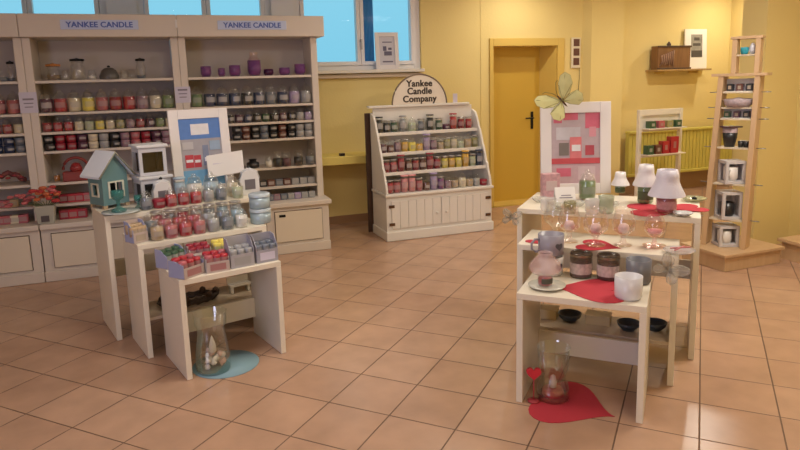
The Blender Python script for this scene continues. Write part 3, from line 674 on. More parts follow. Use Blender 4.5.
MB().tube([(-w-.035, -dd-.037, h-.03), (0, -dd-.037, h+.128), (w+.035, -dd-.037, h-.03)], .006).build('gable_trim', mat('trim_olive', (.34, .34, .26), .6), t)
fr = mat('window_trim_cream', (.70, .68, .55), .5)
MB().box(-.052, -.04, -dd-.008, -dd-.0005, .066, .175).box(.045, .057, -dd-.008, -dd-.0005, .066, .175).box(-.04, .045, -dd-.008, -dd-.0005, .066, .075).box(-.04, .045, -dd-.008, -dd-.0005, .165, .175).box(-.001, .006, -dd-.006, -dd-.0005, .075, .165).build('front_window_frame', fr, t)
MB().box(-w-.008, -w-.0005, -.042, -.03, .075, .165).box(-w-.008, -w-.0005, .03, .042, .075, .165).box(-w-.008, -w-.0005, -.03, .03, .075, .085).box(-w-.008, -w-.0005, -.03, .03, .155, .165).build('side_window_frame', fr, t)
MB().box(-.035, .04, -.01, .01, .031, .15).build('inside_shade_block', mat('dark_inside', (.03, .03, .03), .8), t)  # near-black block standing in for the shade inside the house, behind its windows
for sx2 in (-1, 1):
    for sy in (-1, 1): MB().box(sx2*w-.012*sx2-.012, sx2*w-.012*sx2+.012, sy*dd-.012*sy-.012, sy*dd-.012*sy+.012, 0, .0215).build('foot', mat('foot_wood', (.45, .33, .2), .6), t)
# teal glass holders + plate
def goblet(o, label, s):
    t = thing('glass_candlestick', label, 'candle holder', o, 0, 'teal glass candle holders beside the house')
    MB().lathe([(0, .001), (.055*s, .001), (.058*s, .010), (.030*s, .022), (.014*s, .035), (.014*s, .06*s+.02), (.03*s, .07*s+.02), (.048*s, .09*s+.02), (.05*s, .14*s+.02), (.046*s, .14*s+.02), (.04*s, .095*s+.02), (0, .08*s+.02)]).build('holder', frosted('teal_glass', (.04, .22, .20), .55), t)
    return t
pl = thing('ceramic_plate', 'pale round plate under the teal glass candle holder', 'plate', (-0.302, 4.269, 0.801))
MB().lathe([(0, .0), (.06, .0), (.11, .010), (.112, .013), (.06, .006), (0, .006)], n=28).build('plate', mat('pale_ceramic', (.62, .66, .64), .25), pl)
goblet((-0.313, 4.278, 0.810), 'teal glass candle holder standing on the pale plate', .8)
goblet((-0.200, 4.349, 0.801), 'low teal glass candle holder just behind the pale plate', .5)
# grey window lanterns stacked
LG = mat('lantern_grey', (.58, .58, .62), .45); LP_ = glass('lantern_pane', (.45, .42, .40), .08)
def lantern(o, rz, label, w, h):
    t = thing('window_lantern', label, 'lantern', o, rz); f = .022
    mb = MB().box(-w, w, -w, w, 0, .022).box(-w, w, -w, w, h-.03, h)
    for sx2 in (-1, 1):
        for sy in (-1, 1): mb.box(sx2*(w-f/2)-f/2, sx2*(w-f/2)+f/2, sy*(w-f/2)-f/2, sy*(w-f/2)+f/2, .022, h-.03)
    mb.build('frame', LG, t, .002)
    MB().box(-w-.012, w+.012, -w-.012, w+.012, h+.0005, h+.02).build('roof_slab', mat('lantern_white', (.70, .70, .72), .45), t, .004)
    MB().box(-w+f, w-f, -w+.006, -w+.009, .0225, h-.031).build('front_pane', LP_, t)
    MB().box(w-.009, w-.006, -w+f, w-f, .0225, h-.031).build('side_pane', LP_, t)
    MB().box(-w+f, w-f, w-.012, w-.009, .0225, h-.031).build('rear_panel', mat('lantern_back', (.13, .12, .11), .6), t)
    MB().lathe([(0, .023), (.035, .023), (.035, .11), (0, .11)]).build('pillar_candle', mat('candle_grey', (.35, .33, .30), .5), t)
    return t
L0 = (-0.116, 4.577, 0.801)
lantern(L0, LF.a+R(4), 'lower of two stacked grey window lanterns beside the blue poster', .098, .17)
lantern((L0[0]-.002, L0[1]+.004, .801+.1915), LF.a+R(2), 'upper of two stacked grey window lanterns beside the blue poster', .088, .185)
# propped white card
t = thing('information_card', 'blank white card in a stand before the blue poster', 'card', (0.387, 4.697, 0.801), LF.a-R(3))
o = MB().box(-.13, .13, -.003, .0, .135, .29); o.v = [(x, y+.12*(z-.135), z+.02*x/.13*.5) for x, y, z in o.v]; o.build('card', PAPER, t)
MB().box(-.05, .05, -.03, .05, 0, .008).tube([(0, .006, .008), (0, .006, .14)], .006).build('card_stand', mat('clear_stand', (.60, .60, .62), .3), t)
MB().box(-.09, .09, -.0045, -.0032, .215, .222).box(-.08, .08, -.0045, -.0032, .195, .200).xf((0, .012, 0)).build('printed_lines', LILP, t)

# jars on the left nest ---------------------------------------------------
G = 'jars on the tallest jar table'
def jset(lst, G):
    for kind, c, loc, label in lst: candle(kind, c, loc, label, G, rz=LF.a+random.uniform(-.2, .2))
jset([
 ('tall', 'light_blue', (0.059, 4.478, 0.801), 'pale blue tall jar candle before the blue poster'),
 ('large', 'white', (0.153, 4.497, 0.801), 'white large jar candle before the blue poster, beside the pale blue tall jar'),
 ('large', 'light_blue', (0.264, 4.541, 0.801), 'pale blue large jar candle below the blank white card'),
 ('dome', 'cream', (0.409, 4.563, 0.801), 'cream large jar candle below the blank white card'),
 ('small', 'slate', (-0.152, 4.315, 0.801), 'dark grey-blue small jar beside the teal glass holders'),
 ('mini', 'crimson', (-0.077, 4.334, 0.801), 'deep red votive in front of the white house ornament'),
 ('small', 'red', (-0.003, 4.353, 0.801), 'first of three bright red small jar candles, beside the deep red votive'),
 ('small', 'red', (0.075, 4.373, 0.801), 'middle one of three bright red small jar candles'),
 ('small', 'red', (0.154, 4.394, 0.801), 'third of the bright red small jar candles, beside the grey one'),
 ('small', 'grey', (0.236, 4.415, 0.801), 'grey small jar candle beside the bright red trio on the tall table'),
 ('small', 'slate', (0.319, 4.437, 0.801), 'dark grey-blue small jar candle below the blank white card'),
 ('small', 'pale_green', (0.432, 4.466, 0.801), 'pale green small jar candle at the end of the tall table row'),
], G)
G = 'jars on the middle jar table'
lb = 'jar candle in the back row on the middle jar table'
cols = ['slate', 'rose', 'red', 'red', 'grey', 'slate', 'light_blue']
for i, (c, p) in enumerate(zip(cols, ((-0.133, 4.010, 0.686), (-0.051, 4.031, 0.686), (0.032, 4.053, 0.686), (0.118, 4.075, 0.686), (0.206, 4.098, 0.686), (0.297, 4.121, 0.686), (0.390, 4.145, 0.686)))):
    candle('dome', c, p, '%s %s, %s along' % (CN(c), lb, ORD[i]), G, rz=LF.a)
cols = ['tan', 'rose', 'red', 'rose', 'grey', 'slate', 'white']
for i, (c, p) in enumerate(zip(cols, ((-0.094, 3.914, 0.686), (-0.016, 3.934, 0.686), (0.064, 3.954, 0.686), (0.146, 3.976, 0.686), (0.229, 3.997, 0.686), (0.315, 4.019, 0.686), (0.403, 4.042, 0.686)))):
    candle('small', c, p, '%s small jar candle in the front row on the middle jar table, %s along' % (CN(c), ORD[i]), G, rz=LF.a)
cols = ['rose', 'slate', 'crimson', 'grey', 'slate', 'light_blue', 'grey']
for i, (c, p) in enumerate(zip(cols, ((-0.095, 4.139, 0.686), (-0.018, 4.158, 0.686), (0.060, 4.178, 0.686), (0.139, 4.199, 0.686), (0.221, 4.220, 0.686), (0.304, 4.242, 0.686), (0.390, 4.264, 0.686)))):
    candle('tumbler', c, p, '%s tumbler candle in the rear row on the middle jar table, %s along' % (CN(c), ORD[i]), G, rz=LF.a)
for k in range(2):
    t = thing('gift_tin', ['lower', 'upper'][k]+' pale blue round tin of the stack at the middle table end', 'tin', ((0.532, 4.115, 0.686)[0], (0.532, 4.115, 0.686)[1], .686+k*.098), LF.a, 'stacked pale blue tins')
    MB().lathe([(0, 0), (.060, 0), (.066, .008), (.066, .074), (0, .074)], n=24).build('tin_body', mat('tin_blue', (.36, .45, .50), .25, metal=.15), t)
    MB().lathe([(.069, .0745), (.069, .092), (.060, .097), (0, .097)], n=24).build('tin_lid', mat('tin_lid_blue', (.48, .55, .60), .25, metal=.15), t)
# open-fronted cardboard display boxes
def display_box(loc, rz, w, d, hf, hb, col, c, label, group, sidecol=None, n=3):
    t = thing('display_box', label, 'display box', loc, rz, group)
    M0 = mat('card_%02x%02x%02x' % tuple(int(q*255) for q in col), col, .6); SM = sidecol or M0
    MB().box(-w, w, -d, d, .001, .004).box(-w, w, -d, -d+.003, .004, hf).build('tray_front', M0, t)
    MB().box(-w, w, d-.003, d, .004, hb).build('back_panel', M0, t)
    for s in (-1, 1):
        mb = MB().prism([(-d+.003, .004), (d-.003, .004), (d-.003, hb), (0, hb*.96), (-d+.003, hf*1.25)], s*w-.0015, s*w+.0015, axis='x'); mb.build('side_panel', SM, t)
    MB().box(-w*.7, w*.7, -d-.001, -d-.0002, hf*.2, hf*.8).build('front_label', LBL[c] if c != 'slate' else LILP, t)
    for k in range(n):
        x = -w+(2*k+1)*w/n
        for j in range(2):
            MB().lathe([(0, 0), (.021, 0), (.023, .05), (.019, .055), (0, .055)], c=(x, -d*.45+j*d*.85, hf*.55+.005+j*.012), n=14).build('votive', wax_mat(c if (k+j) % 3 else ('rose' if c == 'red' else c)), t)
            MB().lathe([(.0235, .016), (.024, .040)], c=(x, -d*.45+j*d*.85, hf*.55+.005+j*.012), n=10, a0=-160, a1=-20).build('votive_label', LBL[c], t)
    return t
G = 'open-fronted candle boxes on the lowest jar table'
cg = (.42, .40, .42); cb_ = (.52, .42, .38)
display_box((0.045, 3.529, 0.560), LF.a+R(26), .070, .060, .060, .095, cb_, 'red', 'red candle box with a lilac side at the table corner', G, LIL)
display_box((0.200, 3.569, 0.560), LF.a-R(4), .062, .055, .060, .085, cb_, 'red', 'red candle box between lilac-sided and tall grey boxes', G, mat('card_pale', (.55, .50, .46), .6))
display_box((0.334, 3.604, 0.560), LF.a, .068, .050, .075, .165, cg, 'grey', 'tall grey candle box with high back, second from table end', G, mat('card_greylilac', (.40, .38, .44), .6))
display_box((0.478, 3.646, 0.560), LF.a, .064, .050, .075, .155, (.34, .33, .38), 'slate', 'dark grey-blue candle box at the end of the low table', G, mat('card_greylilac', (.40, .38, .44), .6))
display_box((-0.028, 3.763, 0.560), LF.a+R(26), .070, .050, .055, .11, cb_, 'forest', 'candle box with lilac side, behind the red corner box', G, LIL)
display_box((0.121, 3.802, 0.560), LF.a, .060, .050, .06, .10, (.62, .52, .46), 'crimson', 'beige candle box of deep red votives in the back row', G)
display_box((0.260, 3.838, 0.560), LF.a, .055, .045, .06, .085, (.40, .42, .40), 'yellow', 'grey-green candle box of yellow votives in the back row', G)
display_box((-0.208, 3.923, 0.686), LF.a+R(20), .045, .045, .06, .125, cb_, 'tan', 'lilac-sided candle box standing at the middle table corner', G, LIL)
o = MB().lathe([(0, 0), (.10, 0), (.10, .0025), (0, .0025)], n=32).build('paper_mat', mat('aqua_paper', (.34, .55, .62), .7)); o.location = (0.289, 3.711, 0.560)
tag(o, 'small round aqua paper mat under the grey candle boxes', 'paper mat')
# vase with shells on blue floor mat
o = MB().lathe([(0, 0), (.185, 0), (.185, .003), (0, .003)], n=48).build('floor_mat', mat('blue_felt', (.24, .38, .44), .9, bump=.1, bscale=150)); o.location = (0.214, 3.569, 0.001)
tag(o, 'round light blue felt mat on the floor under the table', 'floor mat')
def vase(o, label, m, prof, base, n=28):
    t = thing('glass_vase', label, 'glass vase', o)
    MB().lathe(prof, n=n).build('vase_body', m, t)
    MB().lathe([(0, .001), (prof[1][0]*.98, .001), (prof[1][0]*.98, .018), (0, .018)], n=n).build('thick_base', base, t)
    return t
VG = glass('vase_glass', (.88, .92, .88), .14)
V0 = (0.145, 3.520, 0.005)
vase(V0, 'tall clear glass vase holding pale seashells, on the blue mat', VG, [(0, .0), (.092, .0), (.096, .02), (.094, .10), (.080, .19), (.074, .225), (.076, .235), (.074, .25), (.086, .27), (.090, .33), (.092, .335)], frosted('green_glass', (.06, .22, .20), .6))
rnd = random.Random(5); SH = [mat('shell_white', (.78, .70, .62), .5), mat('shell_pink', (.65, .42, .34), .5)]
t = [ob for ob in COL.objects if ob.name.startswith('glass_vase')][-1]
for k in range(22):
    a = rnd.uniform(0, 6.28); q = .055*rnd.random()**.5; zz = .028+.012*(k % 6)
    mb = MB().lathe([(0, -.012), (.012, -.008), (.018, .0), (.010, .010), (.004, .02), (0, .024)], n=8)
    mb.xf((q*math.cos(a), q*math.sin(a), zz+.005), rx=rnd.uniform(0, 3), rz=a); mb.build('seashell', SH[k % 2 if k % 3 else 0], t)
mb = MB().lathe([(0, 0), (.022, .01), (.02, .04), (.008, .09), (0, .11)], n=9); mb.xf((.0, 0, .10), rx=.2); mb.build('seashell', SH[0], t)
# dark driftwood decor on the shelf of the left nest
t = thing('twig_wreath', 'dark twig wreath lying on the shelf behind the low table', 'wreath', LF(.20, .57, .237), LF.a)
mb = MB()
for k in range(9):
    ph = k*.7; mb.tube([((.17+.02*math.sin(3*a+ph))*math.cos(a), (.075+.012*math.cos(4*a+ph))*math.sin(a), .025+.015*math.sin(5*a+ph)) for a in [i*math.pi/9 for i in range(18)]], .006, 5, closed=True)
mb.build('twig_ring', mat('dark_twig', (.07, .045, .03), .8), t)
for k in range(7):
    a = k*.9; MB().lathe([(0, 0), (.022, .008), (.018, .03), (0, .042)], c=(.17*math.cos(a), .075*math.sin(a), .03), n=8).build('pine_cone', mat('cone_brown', (.09, .05, .03), .8, bump=.8, bscale=80), t)
t = thing('white_figurine', 'small white wooden bench ornament beside the twig wreath', 'ornament', LF(.53, .58, .237), LF.a)
MB().box(-.07, .07, -.03, .03, .045, .06).build('seat', WHITE, t); 
for x in (-.055, .055): MB().box(x-.008, x+.008, -.025, .025, 0, .0445).build('leg', WHITE, t)
MB().box(-.07, .07, .022, .03, .0605, .10).build('backrest', WHITE, t)

# ------------------------------------------------------------------ right nest
def mug(o, rz, label, m, r=.045, h=.10, heart=None, handle=0, taper=.88):
    t = thing('mug', label, 'mug', o, rz)
    MB().lathe([(0, .001), (r*taper, .001), (r*.97, h*.12), (r, h), (r*.93, h), (r*.9, h*.15), (0, .012)], n=28).build('cup', m, t)
    mb = MB().tube([(r*.97, 0, h*.78), (r*1.35, 0, h*.80), (r*1.62, 0, h*.62), (r*1.6, 0, h*.38), (r*1.3, 0, h*.24), (r*.95, 0, h*.26)], .0065, 8); mb.xf(rz=handle); mb.build('handle', m, t)
    if heart:
        mb = MB(); pts = heart_pts(.022)
        ang = -math.pi/2+heart[1]
        mb.prism([(x, z) for x, z in pts], -.001, .001, axis='y')
        mb.v = [((r*.985+.001+v[1])*math.cos(ang+v[0]/r), (r*.985+.001+v[1])*math.sin(ang+v[0]/r), v[2]+h*.52) for v in mb.v]
        mb.build('heart_motif', heart[0], t)
    return t
def heart_pts(s, n=28, rot=0):
    out = []
    for i in range(n):
        a = 2*math.pi*i/n; x = 16*math.sin(a)**3; y = 13*math.cos(a)-5*math.cos(2*a)-2*math.cos(3*a)-math.cos(4*a)
        x, y = x/16*s, y/16*s; out.append((x*math.cos(rot)-y*math.sin(rot), x*math.sin(rot)+y*math.cos(rot)))
    return out
def heart_mat(loc, s, rot, sx, label, name='heart_mat', m=RED):
    pts = heart_pts(1.0, 40)
    pts = [(x*s*sx, y*s) for x, y in pts]; pts = [(x*math.cos(rot)-y*math.sin(rot), x*math.sin(rot)+y*math.cos(rot)) for x, y in pts]
    o = MB().prism(pts, 0, .0025).build(name, m); o.location = loc; return tag(o, label, 'mat', 'red felt heart mats')
Hr = .556
heart_mat(RF(.34, .165, Hr), .19, R(-128), .95, 'red felt heart mat on the lowest mug table')
heart_mat(RF(.30, .52, H2-.004), .12, RF.a+R(80), 1.0, 'red felt heart mat under the pink glass vases on the middle table')
heart_mat(RF(-.01, .51, H2-.004), .06, RF.a+R(30), 1.0, 'small red felt heart mat peeking out at the middle table corner')
heart_mat((2.558, 2.849, 0.801), .17, RF.a+R(100), 1.1, 'red felt heart mat under the pink shaded candle lamp')
heart_mat((2.760, 2.789, 0.804), .115, RF.a+R(-60), 1.0, 'red felt heart mat at the corner of the tallest table')
GREYM = mat('mug_grey', (.18, .18, .20), .35); LILM = mat('mug_lilac_grey', (.31, .29, .34), .35); WHM = mat('mug_white', (.72, .70, .72), .25); BLK = mat('heart_black', (.03, .03, .03), .5)
mug((1.924, 2.274, 0.556), RF.a, 'plain white mug on the front corner of the lowest mug table', WHM, .062, .105, handle=R(65))
mug((2.118, 2.435, 0.556), RF.a, 'dark grey mug behind the white mug', GREYM, .060, .118, handle=R(60))
mm = (1.817, 2.726, 0.556)
mug(mm, R(-20), 'cream mug with a black heart, under the tilted lilac-grey mug', mat('mug_cream', (.68, .64, .60), .3), .056, .098, heart=(BLK, R(28)), handle=R(120))
m2 = mug((mm[0]-.006, mm[1]+.004, .556+.0990), R(-20), 'lilac-grey mug with a heart, standing on the cream mug', LILM, .066, .116, heart=(mat('heart_slate', (.10, .10, .12), .5), R(25)), handle=R(192), taper=.62)
def dark_jar(o, label):
    t = thing('lidless_jar_candle', label, 'candle', o, RF.a, 'dark glass jar candles on the lowest mug table')
    MB().lathe([(0, 0.0011), (0.0529, 0.0011), (0.0552, 0.0115), (0.0552, .115), (0.0529, .129), (0.0494, .129), (0.0494, 0.0690)], n=26).build('glass_jar', frosted('smoked_brown_glass', (.12, .08, .055), .55), t)
    MB().lathe([(0, 0.0069), (0.0489, 0.0069), (0.0489, 0.0667), (0, 0.0667)], n=24).build('wax', wax_mat('mauve'), t)
    MB().lathe([(0.0560, 0.0230), (0.0560, 0.0782)], a0=-165, a1=-15, n=16).build('label', mat('winter_label', (.52, .42, .38), .6, var=.6, vscale=60), t)
    MB().lathe([(0.0560, 0.1104), (0.0566, .121)], n=26).build('rim_band', mat('gold_rim', (.30, .24, .16), .3, metal=.8), t)
dark_jar((1.927, 2.633, 0.556), 'dark smoked jar candle beside the black heart mug')
dark_jar((2.022, 2.541, 0.556), 'dark smoked jar candle beside the dark grey mug')
# glass dome lamp with saucer (front corner)
t = thing('saucer', 'pale green rimmed saucer under the pink crackle glass lamp', 'saucer', (1.676, 2.557, 0.557))
MB().lathe([(0, 0), (.05, 0), (.088, .010), (.09, .014), (.05, .006), (0, .006)], n=32).build('dish', mat('saucer_cream', (.68, .66, .56), .25), t)
CRK = frosted('crackle_pink_glass', (.70, .50, .48), .42)
t = thing('jar_lamp', 'pink crackle glass dome shade on a labelled jar candle, on a saucer', 'candle lamp', ((1.676, 2.574, 0.557)[0], (1.676, 2.574, 0.557)[1], .5645))
MB().lathe([(0, .001), (.034, .001), (.036, .01), (.036, .045), (.030, .052)], n=24).build('glass_jar', GL, t)
MB().lathe([(0, .003), (.033, .003), (.033, .036), (0, .036)]).build('wax', wax_mat('rose'), t)
MB().lathe([(.0366, .012), (.0366, .038)], a0=-150, a1=-30, n=12).build('label', mat('dark_green_label', (.10, .09, .06), .6), t)
MB().lathe([(.030, .053), (.062, .060), (.078, .080), (.074, .105), (.050, .135), (.034, .150), (.036, .162), (.032, .162), (.030, .150)], n=28).build('dome_shade', CRK, t)
# middle table: hurricanes, balls, glass
def pink_vase(o, s, label, ball=True, m=None):
    t = thing('glass_hurricane', label, 'glass vase', o, 0, 'clear and pink glass hurricanes')
    MB().lathe([(0, .001), (.045*s, .001), (.047*s, .006), (.018*s, .016), (.012*s, .04), (.020*s, .055), (.055*s, .085), (.062*s, .125), (.048*s, .165), (.044*s, .185), (.050*s, .20)], n=26).build('glass_body', m or glass('blush_glass', (.97, .93, .92), .09), t)
    if ball: MB().lathe([(0, .062), (.022, .070), (.030, .090), (.022, .112), (0, .120)]).build('ball_candle', mat('pearl_pink', (.80, .58, .55), .3), t)
z2 = H2-.0015
pink_vase((*RF(.155, .55)[:2], z2), 1.0, 'clear glass hurricane with a pearly pink ball, beside the lilac-grey mug')
pink_vase((*RF(.295, .52)[:2], z2), 1.1, 'clear glass hurricane with pearly pink ball on the red heart mat')
pink_vase((*RF(.43, .56)[:2], z2), 1.0, 'clear glass hurricane with pearly pink ball beside the red heart mat')
pink_vase((*RF(.06, .66)[:2], z2), 1.05, 'empty clear glass hurricane behind the lilac-grey mug', False, GL)
t = thing('glass_goblet', 'pink crackle glass goblet lamp on a dish near the table end', 'glass goblet', (*RF(.58, .58)[:2], z2))
MB().lathe([(0, .001), (.055, .001), (.058, .008), (.02, .014), (.012, .02), (.012, .05), (.03, .06), (.052, .085), (.055, .12), (.040, .155), (.034, .165)], n=26).build('glass_body', GLR, t)
MB().lathe([(0, .068), (.03, .072), (.036, .09), (0, .095)]).build('wax', wax_mat('pink'), t)
pl = thing('glass_dish', 'flat clear glass dish holding pink sticks near the table end', 'dish', (*RF(.70, .50)[:2], z2))
MB().lathe([(0, 0), (.05, 0), (.075, .012), (.077, .015), (.05, .005), (0, .005)], n=28).build('dish', frosted('pale_dish', (.70, .64, .62), .5), pl)
MB().tube([(-.04, -.01, .018), (.05, .02, .022)], .004).tube([(-.03, .03, .018), (.05, -.02, .026)], .004).build('incense_stick', mat('stick_pink', (.60, .20, .20), .6), pl)
# tallest table -----------------------------------------------------------
SHADE = mat('shade_ceramic', (.74, .71, .80), .35, bump=.25, bscale=90); SHADW = mat('shade_white', (.82, .79, .80), .35, bump=.25, bscale=90)
def candle_lamp(o, label, r, h, sr, sh, m, shade, lab=None):
    t = thing('candle_lamp', label, 'candle lamp', o, 0, 'jar candles under white ceramic shades')
    MB().lathe([(0, .002), (r*.9, .002), (r, .012), (r, h*.70), (r*.72, h*.86), (r*.74, h)], n=26).build('glass_jar', GL, t)
    MB().lathe([(0, .004), (r*.86, .004), (r*.94, .014), (r*.94, h*.66), (0, h*.66)], n=24).build('wax', m, t)
    MB().lathe([(r*1.01, h*.18), (r*1.01, h*.52)], a0=-190, a1=-60, n=14).build('label', lab or mat('lamp_label', (.52, .24, .25), .6, var=.4, vscale=60), t)
    MB().lathe([(sr, h*.72), (sr*.97, h*.72+.012), (sr*.72, h*.72+sh*.42), (sr*.60, h*.72+sh*.66), (sr*.62, h*.72+sh*.72), (sr*.54, h*.72+sh), (sr*.48, h*.72+sh), (sr*.54, h*.72+sh*.72), (sr*.66, h*.72+sh*.40), (sr*.93, h*.72+.004)], n=32).build('shade', shade, t)
candle_lamp((2.760, 3.372, 0.801), 'small green candle lamp with white shade behind the big green one', .034, .075, .058, .085, mat('lamp_green', (.20, .30, .12), .4), SHADW, mat('green_label', (.09, .12, .05), .6))
candle_lamp((2.665, 3.029, 0.801), 'large green candle lamp with a white shade', .047, .150, .075, .125, mat('lamp_green', (.20, .30, .12), .4), SHADW, mat('green_label', (.09, .12, .05), .6))
candle_lamp((2.575, 2.760, 0.804), 'pink candle lamp with wide lilac-white shade on the red heart mat', .055, .130, .098, .145, wax_mat('rose'), SHADE)
candle('large', 'green', (2.448, 3.298, 0.801), 'green large jar candle in front of the pink poster', 'single jars on the tallest lamp table', rz=R(-20))
t = thing('gift_box', 'pink patterned gift box standing before the poster corner', 'gift box', (2.249, 3.408, 0.801), R(-15))
MB().box(-.055, .055, -.03, .03, 0, .165).build('box_body', mat('pink_pattern', (.62, .36, .38), .5, var=.45, vscale=45), t, .003)
MB().box(-.035, .035, -.032, -.0305, .06, .12).build('box_label', mat('label_blush', (.66, .52, .50), .5), t)
t = thing('price_card', 'small white folded card beside the pink gift box', 'price card', (2.270, 3.281, 0.801), R(-18))
mb = MB().prism([(-.035, 0), (-.032, 0), (.001, .088), (.034, 0), (.037, 0), (.002, .094)], -.062, .062, axis='x'); mb.build('card', PAPER, t)
MB().box(-.04, .04, -.0010, .0, .03, .036).box(-.03, .03, -.0010, .0, .045, .05).xf((0, -.029, 0), rx=0).build('printed_lines', INK, t)
for k, p in enumerate(((2.140, 3.352, 0.801), (2.124, 3.113, 0.801), (2.262, 3.141, 0.801), (2.329, 3.070, 0.801), (2.414, 3.025, 0.801))):
    t = thing('glass_coaster_bowl', ['shallow clear glass bowl at the table corner', 'shallow clear glass bowl near the front edge under the white card', 'shallow clear glass bowl in front of the green jar', 'shallow clear glass bowl, beside the one in front of the green jar', 'shallow clear glass bowl before the small green lamp'][k], 'glass bowl', p, 0, 'shallow clear glass bowls')
    MB().lathe([(0, .001), (.026, .001), (.046, .018), (.050, .030), (.047, .030), (.04, .016), (0, .007)], n=26).build('bowl', frosted('bowl_glass', (.62, .62, .56), .38), t)
    if k % 2: MB().lathe([(0, .008), (.019, .008), (.019, .018), (0, .018)]).build('tealight', wax_mat('white'), t)
def frost_vase(o, label, c, r=.042, h=.10):
    t = thing('frosted_votive_cup', label, 'votive cup', o, 0, 'frosted votive cups by the table edge')
    MB().lathe([(0, .001), (r*.8, .001), (r, .02), (r, h*.7), (r*1.05, h), (r, h), (r*.95, h*.7), (0, .015)], n=24).build('cup', frosted('frost_'+c, COLS[c], .5), t)
frost_vase((2.282, 2.900, 0.801), 'pale green frosted votive cup at the edge of the tallest table', 'pale_green')
frost_vase((2.198, 2.914, 0.801), 'cloudy white frosted votive cup beside the pale green one', 'white', .038, .085)
frost_vase((2.100, 2.981, 0.801), 'olive tinted frosted votive cup near the table corner', 'olive', .034, .07)
frost_vase((2.031, 3.096, 0.801), 'cloudy white frosted votive cup nearest the table corner', 'white', .044, .075)
pl = thing('glass_dish', 'pale grey oval dish beside the pink lamp on the table corner', 'dish', (2.587, 2.647, 0.807), RF.a)
MB().lathe([(0, 0), (.03, 0), (.05, .012), (.052, .016), (.03, .006), (0, .006)], n=24).build('dish', mat('dish_grey', (.55, .54, .54), .3), pl)
t = thing('glass_leaf_dish', 'greenish leaf dish with dark pebble at far table corner', 'dish', (2.957, 2.944, 0.801), 0)
MB().lathe([(0, 0), (.04, 0), (.075, .02), (.072, .022), (.04, .008), (0, .008)], n=12).build('leaf_bowl', frosted('leaf_glass', (.45, .45, .26), .6), t)
MB().lathe([(0, .009), (.016, .012), (.018, .02), (0, .03)]).build('pebble', BLACK, t)
# bowls and boxes on the lower shelf of the right nest
BB = mat('dark_bowl', (.03, .04, .05), .3); BOXT = mat('tan_box', (.62, .47, .24), .6)
for k, (u_, v_, r) in enumerate(((.16, .58, .065), (.47, .55, .060), (.60, .60, .06))):
    t = thing('ceramic_bowl', ['dark bowl on the lower shelf between two tan boxes', 'dark bowl on the lower shelf beside the table panel', 'dark bowl on the lower shelf closest to the panel edge'][k], 'bowl', RF(u_, v_, .2265), 0, 'dark bowls on the lower shelf')
    MB().lathe([(0, 0), (r*.5, 0), (r*.9, .025), (r, .045), (r*.94, .045), (r*.8, .022), (0, .010)], n=26).build('bowl', BB, t)
for k, (u_, w_) in enumerate(((.04, .05), (.31, .065))):
    t = thing('cardboard_box', ['tan box on the lower shelf near the side panel', 'tan box on the lower shelf between the dark bowls'][k], 'box', RF(u_, .60, .2265), RF.a, 'tan boxes on the lower shelf')
    MB().box(-w_, w_, -.045, .045, 0, .045).build('box_body', BOXT, t, .002); MB().box(-w_-.002, w_+.002, -.047, .047, .0455, .055).build('box_lid', BOXT, t, .002)
# floor: heart mat with vase and red heart pick
heart_mat((1.725, 2.423, 0.001), .205, R(33), 1.1, 'large red felt heart mat on the floor under the mug table')
V1 = (1.685, 2.508, 0.005)
tv = vase(V1, 'clear glass vase with red decoration, on the red heart mat', VG, [(0, .0), (.076, .0), (.080, .015), (.078, .06), (.060, .10), (.062, .13), (.074, .16), (.078, .255), (.082, .265)], frosted('red_base', (.30, .05, .05), .6))
MB().lathe([(0, .019), (.055, .019), (.050, .045), (0, .05)], n=16).build('red_filling', mat('red_beads', (.50, .05, .06), .5, bump=.8, bscale=150), tv)
MB().lathe([(0, .052), (.016, .055), (.018, .08), (.012, .11), (0, .12)]).build('inner_tealight', mat('tealight_pale', (.72, .60, .56), .4), tv)
t = thing('heart_pick', 'small red heart on a thin stick beside the floor vase', 'heart ornament', (1.577, 2.511, 0.005))
MB().lathe([(0, 0), (.028, 0), (.030, .006), (.01, .010), (0, .010)]).tube([(0, 0, .010), (0, 0, .115)], .003).build('stick', mat('stick_red', (.45, .05, .06), .5), t)
mb = MB().prism(heart_pts(.036), -.008, .008, axis='y'); mb.xf((0, 0, .145), rz=R(-25)); mb.build('heart', mat('heart_red', (.62, .03, .05), .4), t, .004)

